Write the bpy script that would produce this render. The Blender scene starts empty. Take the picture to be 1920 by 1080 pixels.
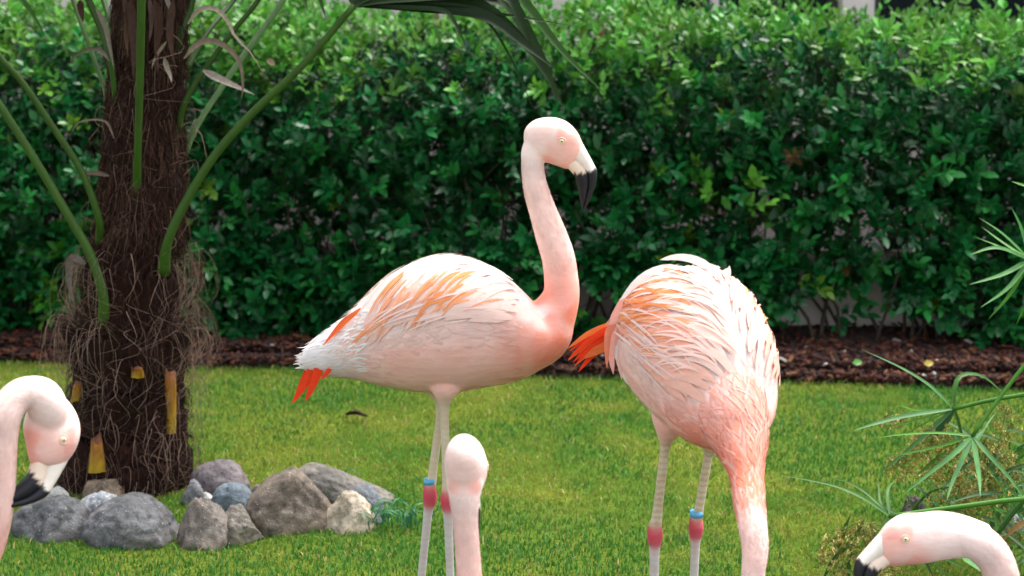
import bpy, bmesh, math, random
import numpy as np
from mathutils import Vector, Matrix, noise

random.seed(7); np.random.seed(7)
RNG = np.random.default_rng(11)
scene = bpy.context.scene
C = scene.collection

# ------------------------------------------------------------------ camera
F_PX, PITCH, EYE = 4000.0, math.radians(11.45), 1.5
cam_d = bpy.data.cameras.new('camera'); cam = bpy.data.objects.new('camera', cam_d); C.objects.link(cam)
cam.location = (0, 0, EYE); cam.rotation_euler = (math.pi / 2 - PITCH, 0, 0)
cam_d.sensor_width = 36; cam_d.lens = 36 * F_PX / 1920; cam_d.clip_end = 2000; cam_d.clip_start = .05
cam_d.dof.use_dof = True; cam_d.dof.focus_distance = 4.15; cam_d.dof.aperture_fstop = 5.0
scene.camera = cam
scene.render.resolution_x, scene.render.resolution_y = 1024, 576

# ------------------------------------------------------------------ sky, sun, exposure
SUN_EL, SUN_AZ = math.radians(66), math.radians(50)     # azimuth measured from +Y towards +X
w = bpy.data.worlds.new('World'); scene.world = w; w.use_nodes = True
nt = w.node_tree; bg = nt.nodes['Background']
sky = nt.nodes.new('ShaderNodeTexSky'); sky.sky_type = 'NISHITA'; sky.sun_disc = False
sky.sun_elevation = SUN_EL; sky.sun_rotation = SUN_AZ; sky.dust_density = 3.0; sky.ozone_density = 1.0
hs = nt.nodes.new('ShaderNodeHueSaturation'); hs.inputs['Saturation'].default_value = .30      # thin bright cloud cover
nt.links.new(sky.outputs[0], hs.inputs['Color']); nt.links.new(hs.outputs[0], bg.inputs[0]); bg.inputs[1].default_value = 0.15
sun_d = bpy.data.lights.new('sun', 'SUN'); sun_d.energy = 1.3; sun_d.angle = math.radians(24); sun_d.color = (1, .965, .91)
sun = bpy.data.objects.new('sun', sun_d); C.objects.link(sun); sun.location = (2, 2, 6)
sd = Vector((math.sin(SUN_AZ) * math.cos(SUN_EL), math.cos(SUN_AZ) * math.cos(SUN_EL), math.sin(SUN_EL)))
sun.rotation_euler = sd.to_track_quat('Z', 'Y').to_euler()
vs = scene.view_settings
vs.view_transform = 'Standard'; vs.look = 'None'; vs.gamma = 1; vs.use_curve_mapping = False
vs.exposure = 1.7
scene.cycles.use_denoising = True
scene.cycles.max_bounces = 8; scene.cycles.diffuse_bounces = 4
scene.cycles.transparent_max_bounces = 6

# ------------------------------------------------------------------ pixel -> world helpers (camera is fixed at the origin side)
FWD = Vector((0, math.cos(PITCH), -math.sin(PITCH))); UP = Vector((0, math.sin(PITCH), math.cos(PITCH))); RIGHT = Vector((1, 0, 0))
def ray(px, py): return FWD + RIGHT * ((px - 960) / F_PX) - UP * ((py - 540) / F_PX)
def P(px, py, Y):
    d = ray(px, py); return Vector((0, 0, EYE)) + d * (Y / d.y)
def G(px, py, z=0.0):
    d = ray(px, py); return Vector((0, 0, EYE)) + d * ((z - EYE) / d.z)
def SC(p):                                        # pixels per metre at a point
    return F_PX / (Vector(p) - Vector((0, 0, EYE))).dot(FWD)

# ------------------------------------------------------------------ object helpers
def link(o, parent=None):
    C.objects.link(o)
    if parent is not None: o.parent = parent
    return o
def tag(o, label=None, cat=None, group=None, kind=None):
    if label: o['label'] = label
    if cat: o['category'] = cat
    if group: o['group'] = group
    if kind: o['kind'] = kind
    return o
def empty(name, loc, label, cat, group=None):
    o = bpy.data.objects.new(name, None); o.empty_display_size = .05; o.location = loc; link(o)
    return tag(o, label, cat, group)
def mesh_obj(name, verts, faces, mat=None, parent=None, cols=None, smooth=True, origin=None, mask=None):
    """verts: Nx3 world coordinates; faces: list of tuples or (M,3|4) array. origin: world origin of the object"""
    V = np.asarray(verts, dtype=np.float64).reshape(-1, 3)
    if origin is None:
        origin = Vector((0, 0, 0)) if parent is None else Vector(parent_world(parent))
    V = V - np.array(origin)
    me = bpy.data.meshes.new(name)
    if isinstance(faces, np.ndarray):
        n, k = faces.shape
        me.vertices.add(len(V)); me.vertices.foreach_set('co', V.ravel())
        me.loops.add(n * k); me.loops.foreach_set('vertex_index', faces.astype(np.int32).ravel())
        me.polygons.add(n); me.polygons.foreach_set('loop_start', (np.arange(n) * k).astype(np.int32))
        me.update(calc_edges=True)
    else:
        me.from_pydata([tuple(v) for v in V], [], faces); me.update()
    if smooth: me.polygons.foreach_set('use_smooth', [True] * len(me.polygons))
    if cols is not None: set_cols(me, cols)
    if mask is not None:
        a = me.attributes.new('mask', 'FLOAT', 'POINT'); a.data.foreach_set('value', np.asarray(mask, dtype=np.float32))
    if mat: me.materials.append(mat)
    o = bpy.data.objects.new(name, me); link(o, parent)
    if parent is None: o.location = origin
    else: o.location = Vector(origin) - parent_world(parent)
    return o
def parent_world(o):
    v = Vector(o.location); p = o.parent
    while p is not None: v = v + Vector(p.location); p = p.parent
    return v
def set_cols(me, cols):
    c = np.ones((len(me.vertices), 4), dtype=np.float32); c[:, :3] = np.asarray(cols, dtype=np.float32)[:, :3]
    a = me.color_attributes.new('Col', 'FLOAT_COLOR', 'POINT'); a.data.foreach_set('color', c.ravel())
class Bag:                                        # collects pieces to be joined into one mesh
    def __init__(s): s.v = []; s.f = []; s.c = []; s.n = 0
    def add(s, v, f, c=None):
        v = np.asarray(v, dtype=np.float64).reshape(-1, 3); s.v.append(v)
        s.f.extend([tuple(i + s.n for i in q) for q in f]); s.n += len(v)
        if c is not None:
            c = np.asarray(c, dtype=np.float64)
            s.c.append(np.tile(c, (len(v), 1)) if c.ndim == 1 else c)
    def build(s, name, mat, parent=None, smooth=True, origin=None):
        return mesh_obj(name, np.concatenate(s.v), s.f, mat, parent, np.concatenate(s.c) if s.c else None, smooth, origin)

# ------------------------------------------------------------------ curves and tubes
def catmull(pts, n):
    pts = np.asarray(pts, dtype=float)
    if len(pts) < 3:
        t = np.linspace(0, 1, n)[:, None]; return pts[0] * (1 - t) + pts[-1] * t
    p = np.vstack([2 * pts[0] - pts[1], pts, 2 * pts[-1] - pts[-2]])
    out = []
    L = len(pts) - 1
    for s in np.linspace(0, L - 1e-9, n):
        i = int(s); t = s - i
        a, b, c, d = p[i], p[i + 1], p[i + 2], p[i + 3]
        out.append(.5 * ((2 * b) + (-a + c) * t + (2 * a - 5 * b + 4 * c - d) * t * t + (-a + 3 * b - 3 * c + d) * t ** 3))
    return np.array(out)
def norm(v):
    v = np.asarray(v, dtype=float); return v / (np.linalg.norm(v, axis=-1, keepdims=True) + 1e-12)
def tube(pts, radii, sides=8, n=None, cap=True):
    pr = np.hstack([np.asarray([tuple(p) for p in pts], dtype=float), np.asarray(radii, dtype=float)[:, None]])
    if n: pr = catmull(pr, n)
    p, r = pr[:, :3], np.maximum(pr[:, 3], 1e-5)
    T = norm(np.gradient(p, axis=0))
    ref = np.array([0.13, .95, .2]) if abs(T[0][2]) > .5 else np.array([0.1, .2, .95])
    u = np.cross(T[0], ref); u = norm(u)
    V = []
    for i in range(len(p)):
        u = norm(u - T[i] * np.dot(u, T[i])); b = np.cross(T[i], u)
        for k in range(sides):
            a = 2 * math.pi * k / sides; V.append(p[i] + r[i] * (math.cos(a) * u + math.sin(a) * b))
    F = [(i * sides + k, i * sides + (k + 1) % sides, (i + 1) * sides + (k + 1) % sides, (i + 1) * sides + k)
         for i in range(len(p) - 1) for k in range(sides)]
    if cap:
        F.append(tuple(range(sides))[::-1]); F.append(tuple(range((len(p) - 1) * sides, len(p) * sides)))
    return np.array(V), F
def ribbon(pts, width, up=(0, 0, 1), n=10, fold=.25, prof=None, twist=0):
    """leaf-like blade with a folded midrib. width: max width; prof(t) -> 0..1"""
    p = catmull([tuple(q) for q in pts], n); T = norm(np.gradient(p, axis=0)); V = []
    if prof is None: prof = lambda t: max(.03, min(1, 5 * t + .25) * (1 - t ** 3.0))
    for i in range(n):
        t = i / (n - 1); s = norm(np.cross(T[i], np.array(up, float))); nn = np.cross(s, T[i])
        if twist:
            a = twist * t; s, nn = math.cos(a) * s + math.sin(a) * nn, math.cos(a) * nn - math.sin(a) * s
        w_ = width * .5 * prof(t)
        V += [p[i] - s * w_ + nn * fold * w_, p[i], p[i] + s * w_ + nn * fold * w_]
    F = []
    for i in range(n - 1):
        a = i * 3; F += [(a, a + 1, a + 4, a + 3), (a + 1, a + 2, a + 5, a + 4)]
    return np.array(V), F

# ------------------------------------------------------------------ materials
def mat_new(name):
    m = bpy.data.materials.new(name); m.use_nodes = True
    return m, m.node_tree, m.node_tree.nodes['Principled BSDF']
def N(nt, t, **k):
    n = nt.nodes.new(t)
    for a, v in k.items(): setattr(n, a, v)
    return n
def noise_node(nt, scale, detail=4, coord=None, stretch=None, rough=.55):
    tc = N(nt, 'ShaderNodeTexCoord'); nz = N(nt, 'ShaderNodeTexNoise'); nz.inputs['Scale'].default_value = scale
    nz.inputs['Detail'].default_value = detail; nz.inputs['Roughness'].default_value = rough
    src = tc.outputs[coord or 'Object']
    if stretch:
        mp = N(nt, 'ShaderNodeMapping'); mp.inputs['Scale'].default_value = stretch
        nt.links.new(src, mp.inputs[0]); src = mp.outputs[0]
    nt.links.new(src, nz.inputs['Vector']); return nz
def ramp(nt, src, stops):
    r = N(nt, 'ShaderNodeValToRGB'); nt.links.new(src, r.inputs[0]); e = r.color_ramp.elements
    while len(e) < len(stops): e.new(.5)
    for i, (p, c) in enumerate(stops):
        e[i].position = p; e[i].color = (*c, 1) if len(c) == 3 else c
    return r
def bump(nt, b, h, strength=.3, dist=.01):
    bp = N(nt, 'ShaderNodeBump'); bp.inputs['Strength'].default_value = strength; bp.inputs['Distance'].default_value = dist
    nt.links.new(h, bp.inputs['Height']); nt.links.new(bp.outputs[0], b.inputs['Normal']); return bp
def mulcol(nt, a, b, fac=1.0):
    m = N(nt, 'ShaderNodeMix', data_type='RGBA', blend_type='MULTIPLY'); m.inputs[0].default_value = fac
    nt.links.new(a, m.inputs[6]); nt.links.new(b, m.inputs[7]); return m.outputs[2]
def mat_vcol(name, rough=.5, var=.25, scale=30, bs=.2, bd=.004, spec=.5, stretch=None, transl=0.0, detail=4, sheen=0):
    """vertex pigment x mild noise; optional translucency for thin leaves"""
    m, nt, b = mat_new(name)
    at = N(nt, 'ShaderNodeAttribute', attribute_name='Col')
    nz = noise_node(nt, scale, detail, stretch=stretch)
    lo = 1 - var
    r = ramp(nt, nz.outputs[0], [(.3, (lo, lo, lo)), (.7, (1, 1, 1))])
    col = mulcol(nt, at.outputs[0], r.outputs[0])
    nt.links.new(col, b.inputs['Base Color']); b.inputs['Roughness'].default_value = rough
    b.inputs['Specular IOR Level'].default_value = spec
    if sheen: b.inputs['Sheen Weight'].default_value = sheen
    if bs: bump(nt, b, nz.outputs[0], bs, bd)
    if transl:
        tr = N(nt, 'ShaderNodeBsdfTranslucent'); nt.links.new(col, tr.inputs[0])
        mx = N(nt, 'ShaderNodeMixShader'); mx.inputs[0].default_value = transl
        nt.links.new(b.outputs[0], mx.inputs[1]); nt.links.new(tr.outputs[0], mx.inputs[2])
        nt.links.new(mx.outputs[0], nt.nodes['Material Output'].inputs[0])
    return m
def mat_plain(name, c, rough=.5, var=.3, scale=20, bs=.3, bd=.005, stretch=None, spec=.5, c2=None, detail=5):
    m, nt, b = mat_new(name)
    nz = noise_node(nt, scale, detail, stretch=stretch)
    c2 = c2 or tuple(x * (1 - var) for x in c)
    r = ramp(nt, nz.outputs[0], [(.3, c2), (.7, c)])
    nt.links.new(r.outputs[0], b.inputs['Base Color']); b.inputs['Roughness'].default_value = rough
    b.inputs['Specular IOR Level'].default_value = spec
    if bs: bump(nt, b, nz.outputs[0], bs, bd)
    return m

def mat_bird():
    m, nt, b = mat_new('bird_plumage_and_skin')
    at = N(nt, 'ShaderNodeAttribute', attribute_name='Col'); mk = N(nt, 'ShaderNodeAttribute', attribute_name='mask')
    n1 = noise_node(nt, 26, 5, stretch=(.55, 1, 1)); n2 = noise_node(nt, 140, 4, stretch=(.4, 1, 1))
    r1 = ramp(nt, n1.outputs[0], [(.35, (.93, .84, .82)), (.65, (1, 1, 1))])
    r2 = ramp(nt, n2.outputs[0], [(.3, (.95, .92, .91)), (.7, (1, 1, 1))])
    col = mulcol(nt, mulcol(nt, at.outputs[0], r1.outputs[0]), r2.outputs[0])
    # rings of scales on the bare legs
    tc = N(nt, 'ShaderNodeTexCoord'); wv = N(nt, 'ShaderNodeTexWave', wave_type='BANDS', bands_direction='Z')
    wv.inputs['Scale'].default_value = 26; wv.inputs['Distortion'].default_value = 3.5; wv.inputs['Detail Scale'].default_value = 6
    nt.links.new(tc.outputs['Object'], wv.inputs['Vector'])
    rw = ramp(nt, wv.outputs['Fac'], [(.25, (.62, .52, .30)), (.6, (1, 1, 1))])
    legc = mulcol(nt, col, rw.outputs[0], .45)
    mx = N(nt, 'ShaderNodeMix', data_type='RGBA'); nt.links.new(mk.outputs['Fac'], mx.inputs[0])
    nt.links.new(col, mx.inputs[6]); nt.links.new(legc, mx.inputs[7]); nt.links.new(mx.outputs[2], b.inputs['Base Color'])
    mr = N(nt, 'ShaderNodeMapRange'); nt.links.new(mk.outputs['Fac'], mr.inputs[0]); mr.inputs[3].default_value = .85; mr.inputs[4].default_value = .45
    nt.links.new(mr.outputs[0], b.inputs['Roughness']); b.inputs['Specular IOR Level'].default_value = .25
    b.inputs['Sheen Weight'].default_value = .15; b.inputs['Sheen Roughness'].default_value = .6
    b.inputs['Subsurface Weight'].default_value = .12; b.inputs['Subsurface Radius'].default_value = (.02, .008, .006)
    b.inputs['Subsurface Scale'].default_value = .3
    ad = N(nt, 'ShaderNodeMath', operation='ADD'); nt.links.new(n1.outputs[0], ad.inputs[0])
    m2 = N(nt, 'ShaderNodeMath', operation='MULTIPLY'); nt.links.new(n2.outputs[0], m2.inputs[0]); m2.inputs[1].default_value = .5
    nt.links.new(m2.outputs[0], ad.inputs[1]); bump(nt, b, ad.outputs[0], .35, .004)
    return m
M = {}
M['bird'] = mat_bird()
M['feather'] = mat_vcol('feather', .8, .12, 90, .25, .002, .2, stretch=(.3, 1, 1), transl=.18)
M['bill'] = mat_vcol('bill_horn', .5, .12, 60, .15, .001, .3)
M['eye'] = mat_plain('eye_yellow', (.84, .70, .44), .3, .25, 200, 0)
M['pupil'] = mat_plain('pupil_black', (.01, .01, .01), .08, .2, 50, 0)
M['band'] = mat_plain('blue_plastic', (.10, .42, .70), .4, .15, 60, .1, .001)
M['leaf'] = mat_vcol('hedge_leaf', .38, .25, 45, .15, .002, .45, transl=.28)
M['twig'] = mat_plain('twig_bark', (.05, .034, .022), .8, .5, 80, .5, .003)
M['grassblade'] = mat_vcol('grass_blade', .55, .15, 20, 0, 0, .3, transl=.3)
M['palm_green'] = mat_vcol('palm_stalk', .6, .3, 60, .25, .002, .3, stretch=(1, 1, .2))
M['palm_leaf'] = mat_vcol('palm_leaflet', .6, .3, 50, .3, .002, .22, stretch=(.2, 1, 1), transl=.15)
M['fibre'] = mat_vcol('palm_fibre', .85, .35, 90, 0, 0, .2)
M['stub'] = mat_vcol('cut_stub', .6, .55, 55, .4, .004, .3, stretch=(1, 1, .25))
M['sedge'] = mat_vcol('sedge_leaf', .5, .25, 40, .1, .002, .3, transl=.2)
M['flower'] = mat_vcol('sedge_flower', .8, .4, 60, 0, 0, .2)
M['mulch'] = mat_vcol('bark_chip', .8, .45, 60, .4, .004, .3)

def mat_trunk():
    m, nt, b = mat_new('palm_trunk_fibre')
    a = noise_node(nt, 120, 6, stretch=(1, 1, .25), rough=.7); c = noise_node(nt, 14, 4)
    r = ramp(nt, a.outputs[0], [(.3, (.005, .0025, .002)), (.55, (.022, .008, .005)), (.8, (.075, .034, .020))])
    r2 = ramp(nt, c.outputs[0], [(.35, (.55, .5, .5)), (.65, (1.1, .95, .9))])
    nt.links.new(mulcol(nt, r.outputs[0], r2.outputs[0]), b.inputs['Base Color']); b.inputs['Roughness'].default_value = .95
    b.inputs['Specular IOR Level'].default_value = .15
    bump(nt, b, a.outputs[0], .9, .012); return m
M['trunk'] = mat_trunk()
def mat_rock(name, c1, c2, speck=(.8, .78, .74), amount=.62, spec=.35):
    m, nt, b = mat_new(name)
    a = noise_node(nt, 16, 8, rough=.65); s = noise_node(nt, 170, 3, rough=.6); g = noise_node(nt, 55, 6, rough=.7)
    r = ramp(nt, a.outputs[0], [(.38, c1), (.62, c2)])
    r2 = ramp(nt, g.outputs[0], [(.34, (.38, .37, .36)), (.58, (1.08, 1.08, 1.08))])
    col = mulcol(nt, r.outputs[0], r2.outputs[0])
    rs = ramp(nt, s.outputs[0], [(amount, (0, 0, 0)), (amount + .08, (1, 1, 1))])
    mx = N(nt, 'ShaderNodeMix', data_type='RGBA'); nt.links.new(rs.outputs[0], mx.inputs[0])
    st = noise_node(nt, 9, 5, rough=.7, stretch=(1, 1.3, 2.2)); rst = ramp(nt, st.outputs[0], [(.48, (0, 0, 0)), (.66, (.75, .75, .75))])
    m2 = N(nt, 'ShaderNodeMix', data_type='RGBA'); nt.links.new(rst.outputs[0], m2.inputs[0]); nt.links.new(col, m2.inputs[6])
    m2.inputs[7].default_value = (c2[0] * 1.0 + .008, c2[1] * .94, c2[2] * .84, 1)
    nt.links.new(m2.outputs[2], mx.inputs[6]); mx.inputs[7].default_value = (*speck, 1)
    nt.links.new(mx.outputs[2], b.inputs['Base Color']); b.inputs['Roughness'].default_value = .7
    b.inputs['Specular IOR Level'].default_value = spec
    ad = N(nt, 'ShaderNodeMath', operation='ADD'); nt.links.new(g.outputs[0], ad.inputs[0]); nt.links.new(s.outputs[0], ad.inputs[1])
    bump(nt, b, ad.outputs[0], .55, .006); return m

# ------------------------------------------------------------------ setting: ground, pond, mulch bed
def sstep(a, b, x):
    t = min(1, max(0, (x - a) / (b - a))); return t * t * (3 - 2 * t)
POND_BED, WATER_Z = -.56, -.27
def ground_z(x, y):
    inx = 1 - sstep(3.6, 4.0, abs(x))
    front = 1 - sstep(3.47, 3.68, y); back = sstep(.75, 1.0, y)
    z = POND_BED * inx * front * back
    if y > 3.7: z += .012 * noise.noise(Vector((x * 1.3, y * 1.3, 0)))
    return z
def axis(lo, hi, step, far, growth=1.5):
    a = list(np.arange(lo, hi + 1e-6, step)); d = step
    while a[-1] < far: d *= growth; a.append(a[-1] + d)
    d = step; b = []
    v = lo
    while v > -far: d *= growth; v -= d; b.append(v)
    return np.array(b[::-1] + a)
xs = axis(-5, 5, .1, 400); ys = axis(.5, 8, .07, 400)
gv = [(x, y, ground_z(x, y)) for y in ys for x in xs]; nx = len(xs)
gf = np.array([(j * nx + i, j * nx + i + 1, (j + 1) * nx + i + 1, (j + 1) * nx + i) for j in range(len(ys) - 1) for i in range(nx - 1)])
def mat_ground():
    m, nt, b = mat_new('lawn_soil')
    a = noise_node(nt, 2.2, 5); c = noise_node(nt, 90, 5)
    r = ramp(nt, a.outputs[0], [(.35, (.045, .13, .010)), (.65, (.15, .19, .02))])
    r2 = ramp(nt, c.outputs[0], [(.3, (.5, .5, .45)), (.7, (1, 1, 1))])
    g = mulcol(nt, r.outputs[0], r2.outputs[0])
    tc = N(nt, 'ShaderNodeTexCoord'); sx = N(nt, 'ShaderNodeSeparateXYZ'); nt.links.new(tc.outputs['Object'], sx.inputs[0])
    k = ramp(nt, sx.outputs['Z'], [(0, (1, 1, 1)), (.001, (1, 1, 1))])
    mr = N(nt, 'ShaderNodeMapRange'); nt.links.new(sx.outputs['Z'], mr.inputs[0]); mr.inputs[1].default_value = -.03; mr.inputs[2].default_value = -.08
    mx = N(nt, 'ShaderNodeMix', data_type='RGBA'); nt.links.new(mr.outputs[0], mx.inputs[0]); nt.links.new(g, mx.inputs[6])
    mx.inputs[7].default_value = (.09, .075, .055, 1); nt.links.new(mx.outputs[2], b.inputs['Base Color'])
    b.inputs['Roughness'].default_value = .95; b.inputs['Specular IOR Level'].default_value = .1
    bump(nt, b, c.outputs[0], .6, .02); return m
g = mesh_obj('ground', gv, gf, mat_ground()); tag(g, 'grassy ground of the lawn falling to a pond bank', kind='structure')

m, nt, b = mat_new('pond_water')
b.inputs['Base Color'].default_value = (.035, .05, .035, 1); b.inputs['Roughness'].default_value = .06; b.inputs['Transmission Weight'].default_value = .6
b.inputs['IOR'].default_value = 1.33; nz = noise_node(nt, 9, 3); bump(nt, b, nz.outputs[0], .12, .02)
wv = [(x, y, WATER_Z) for y in np.linspace(.8, 3.66, 24) for x in np.linspace(-3.95, 3.95, 60)]
wf = [(j * 60 + i, j * 60 + i + 1, (j + 1) * 60 + i + 1, (j + 1) * 60 + i) for j in range(23) for i in range(59)]
tag(mesh_obj('water', wv, wf, m), 'shallow pond in front of the lawn', kind='structure')

def bed_edge(x):
    return 6.09 - .11 * x + .03 * noise.noise(Vector((x * 2.1, 3.3, 0))) + .015 * noise.noise(Vector((x * 9, 1.3, 0)))
bx = np.linspace(-6, 6, 160); rows = 26; bv = []
for j in range(rows):
    t = j / (rows - 1)
    for x in bx:
        y = bed_edge(x) * (1 - t) + 7.72 * t
        z = .016 + (.03 * min(1, t * 6) + .014 * noise.noise(Vector((x * 9, y * 9, 0))) if j else -.03)
        bv.append((x, y, z))
bf = [(j * 160 + i, j * 160 + i + 1, (j + 1) * 160 + i + 1, (j + 1) * 160 + i) for j in range(rows - 1) for i in range(159)]
tag(mesh_obj('mulch_bed', bv, bf, mat_plain('mulch_base', (.055, .026, .017), .95, .5, 70, .8, .02, c2=(.012, .007, .005))), 'dark bark planting bed under the hedge', kind='structure')
bag = Bag(); cols_ = [(.07, .016, .009), (.04, .012, .008), (.10, .025, .012), (.022, .009, .007), (.14, .055, .022), (.045, .017, .011)]
for i in range(15000):
    x = random.uniform(-3, 3); e = bed_edge(x); y = e + .0 + abs(random.gauss(0, .16)) + (random.random() < .25) * random.random() * .6
    if y > 7.6: continue
    L, wd, h = random.uniform(.005, .021), random.uniform(.003, .009), random.uniform(.0015, .004)
    R = Matrix.Rotation(random.uniform(0, 6.28), 3, 'Z') @ Matrix.Rotation(random.gauss(0, .35), 3, 'X') @ Matrix.Rotation(random.gauss(0, .35), 3, 'Y')
    z0 = .05 + random.uniform(-.008, .012) - (.025 if y < e + .06 else 0)
    pts = [(-L, -wd, -h), (L, -wd * .6, -h), (L * .8, wd, -h), (-L * .7, wd * .8, -h), (-L * .9, -wd * .8, h), (L * .9, -wd * .5, h), (L * .7, wd * .8, h), (-L * .6, wd * .7, h)]
    V = [tuple(R @ Vector(p) + Vector((x, y, z0))) for p in pts]
    c = np.array(random.choice(cols_)) * random.uniform(.6, 1.2)
    if random.random() < .006: c = np.array((.45, .4, .36))
    bag.add(V, [(0, 3, 2, 1), (4, 5, 6, 7), (0, 1, 5, 4), (1, 2, 6, 5), (2, 3, 7, 6), (3, 0, 4, 7)], c)
tag(bag.build('bark_mulch', M['mulch'], smooth=False), 'reddish brown bark chips strewn along the hedge foot', 'mulch', kind='stuff')

# ------------------------------------------------------------------ lawn grass
def fbm(x, y, s, seed=0): return noise.fractal(Vector((x * s, y * s, seed)), 1.0, 2.0, 4)
def build_grass(n):
    X = RNG.uniform(-2.5, 2.5, n); Y = 3.62 + (6.25 - 3.62) * RNG.random(n) ** 1.15
    keep = np.ones(n, bool); cols = np.zeros((n, 3)); hh = np.zeros(n); zz = np.zeros(n)
    for i in range(n):
        x, y = X[i], Y[i]
        if y > bed_edge(x) + random.gauss(0, .012) + .012: keep[i] = False; continue
        a = fbm(x, y, 1.3, 2) + .75 * fbm(x, y, 4.5, 8) + .45 * fbm(x, y, 14, 3)
        yel = min(1, max(0, .20 + a * .9 + (.22 if x < .1 and y > 4.9 else 0) - (.25 if x > .5 and y > 5.0 else 0) + (.35 if x > .6 and y < 4.75 else 0) - (.25 if y < 4.9 and x < .3 else 0)))
        dark = np.array((.065, .215, .030)); lite = np.array((.34, .36, .050)); straw = np.array((.54, .42, .16))
        c = dark * (1 - yel) + lite * yel
        if random.random() < .05 + .2 * max(0, yel - .35): c = straw * random.uniform(.6, 1.1)
        c = c * random.uniform(.7, 1.25); cols[i] = c
        hh[i] = random.uniform(.007, .016) * (1.25 if y > bed_edge(x) - .06 else 1) * (1 - .25 * yel) * (1.35 if random.random() < .06 else 1); zz[i] = ground_z(x, y)
    X, Y, cols, hh, zz = X[keep], Y[keep], cols[keep], hh[keep], zz[keep]; n = len(X)
    a = RNG.uniform(0, 2 * math.pi, n); lean = RNG.normal(.35, .3, n) * hh; la = RNG.uniform(0, 2 * math.pi, n)
    wd = RNG.uniform(.0011, .0021, n)
    ux, uy = np.cos(a) * wd, np.sin(a) * wd; lx, ly = np.cos(la) * lean, np.sin(la) * lean
    V = np.zeros((n, 5, 3))
    V[:, 0] = np.stack([X - ux, Y - uy, zz - .004], 1); V[:, 1] = np.stack([X + ux, Y + uy, zz - .004], 1)
    V[:, 2] = np.stack([X + ux * .8 + lx * .45, Y + uy * .8 + ly * .45, zz + hh * .6], 1); V[:, 3] = np.stack([X - ux * .8 + lx * .45, Y - uy * .8 + ly * .45, zz + hh * .6], 1)
    V[:, 4] = np.stack([X + lx * 1.5, Y + ly * 1.5, zz + hh * .98], 1)
    b = (np.arange(n) * 5)[:, None]
    T = np.concatenate([b + np.array([[0, 1, 2]]), b + np.array([[0, 2, 3]]), b + np.array([[3, 2, 4]])], 0)
    o = mesh_obj('grass', V.reshape(-1, 3), T, M['grassblade'], cols=np.repeat(cols, 5, 0))
    tag(o, 'short mown lawn grass with yellowing patches', 'grass', kind='stuff')
build_grass(210000)

# ------------------------------------------------------------------ building wall behind the hedge
bld = empty('building', (0, 7.9, 0), 'pale rendered building wall with dark glazed doors behind the hedge', 'building')
def box(v0, v1):
    (x0, y0, z0), (x1, y1, z1) = v0, v1
    return [(x0, y0, z0), (x1, y0, z0), (x1, y1, z0), (x0, y1, z0), (x0, y0, z1), (x1, y0, z1), (x1, y1, z1), (x0, y1, z1)], \
           [(0, 3, 2, 1), (4, 5, 6, 7), (0, 1, 5, 4), (1, 2, 6, 5), (2, 3, 7, 6), (3, 0, 4, 7)]
WY = 7.75
openings = [(P(1165, 0, WY).x, P(1335, 0, WY).x), (P(1348, 0, WY).x, P(1580, 0, WY).x), (P(1640, 0, WY).x, P(1990, 0, WY).x)]
wall_m = mat_plain('pale_render', (.68, .61, .55), .85, .18, 9, .25, .006)
bag = Bag(); prev = -6.0
bag.add(*box((-6, WY, -.1), (6, WY + .3, .80)))
bag.add(*box((-6, WY, 2.45), (6, WY + .3, 3.4)))
for (a, b_) in openings + [(6.0, 6.0)]:
    if a - prev > .01: bag.add(*box((prev, WY, .80), (a, WY + .3, 2.45)))
    prev = b_
bag.build('wall', wall_m, bld, smooth=False)
fr_m = mat_plain('dark_brown_frame', (.022, .018, .018), .5, .3, 30, .1, .002); gl_m = mat_plain('dark_glass', (.012, .014, .020), .12, .3, 3, 0)
for (a, b_) in openings:
    fb = Bag(); y0, y1 = WY + .10, WY + .16
    for q in [((a, y0, .80), (a + .04, y1, 2.45)), ((b_ - .04, y0, .80), (b_, y1, 2.45)), ((a + .04, y0, .80), (b_ - .04, y1, .84)), ((a + .04, y0, 2.41), (b_ - .04, y1, 2.45)),
              (((a + b_) / 2 - .018, y0, .84), ((a + b_) / 2 + .018, y1, 2.41))]: fb.add(*box(*q))
    wn = fb.build('window', fr_m, bld, smooth=False)
    for (p0, p1) in [(a + .04, (a + b_) / 2 - .018), ((a + b_) / 2 + .018, b_ - .04)]:
        pb = Bag(); pb.add(*box((p0, y0 + .02, .84), (p1, y0 + .03, 2.41)))
        pb.build('pane', gl_m, wn, smooth=False)

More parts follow.
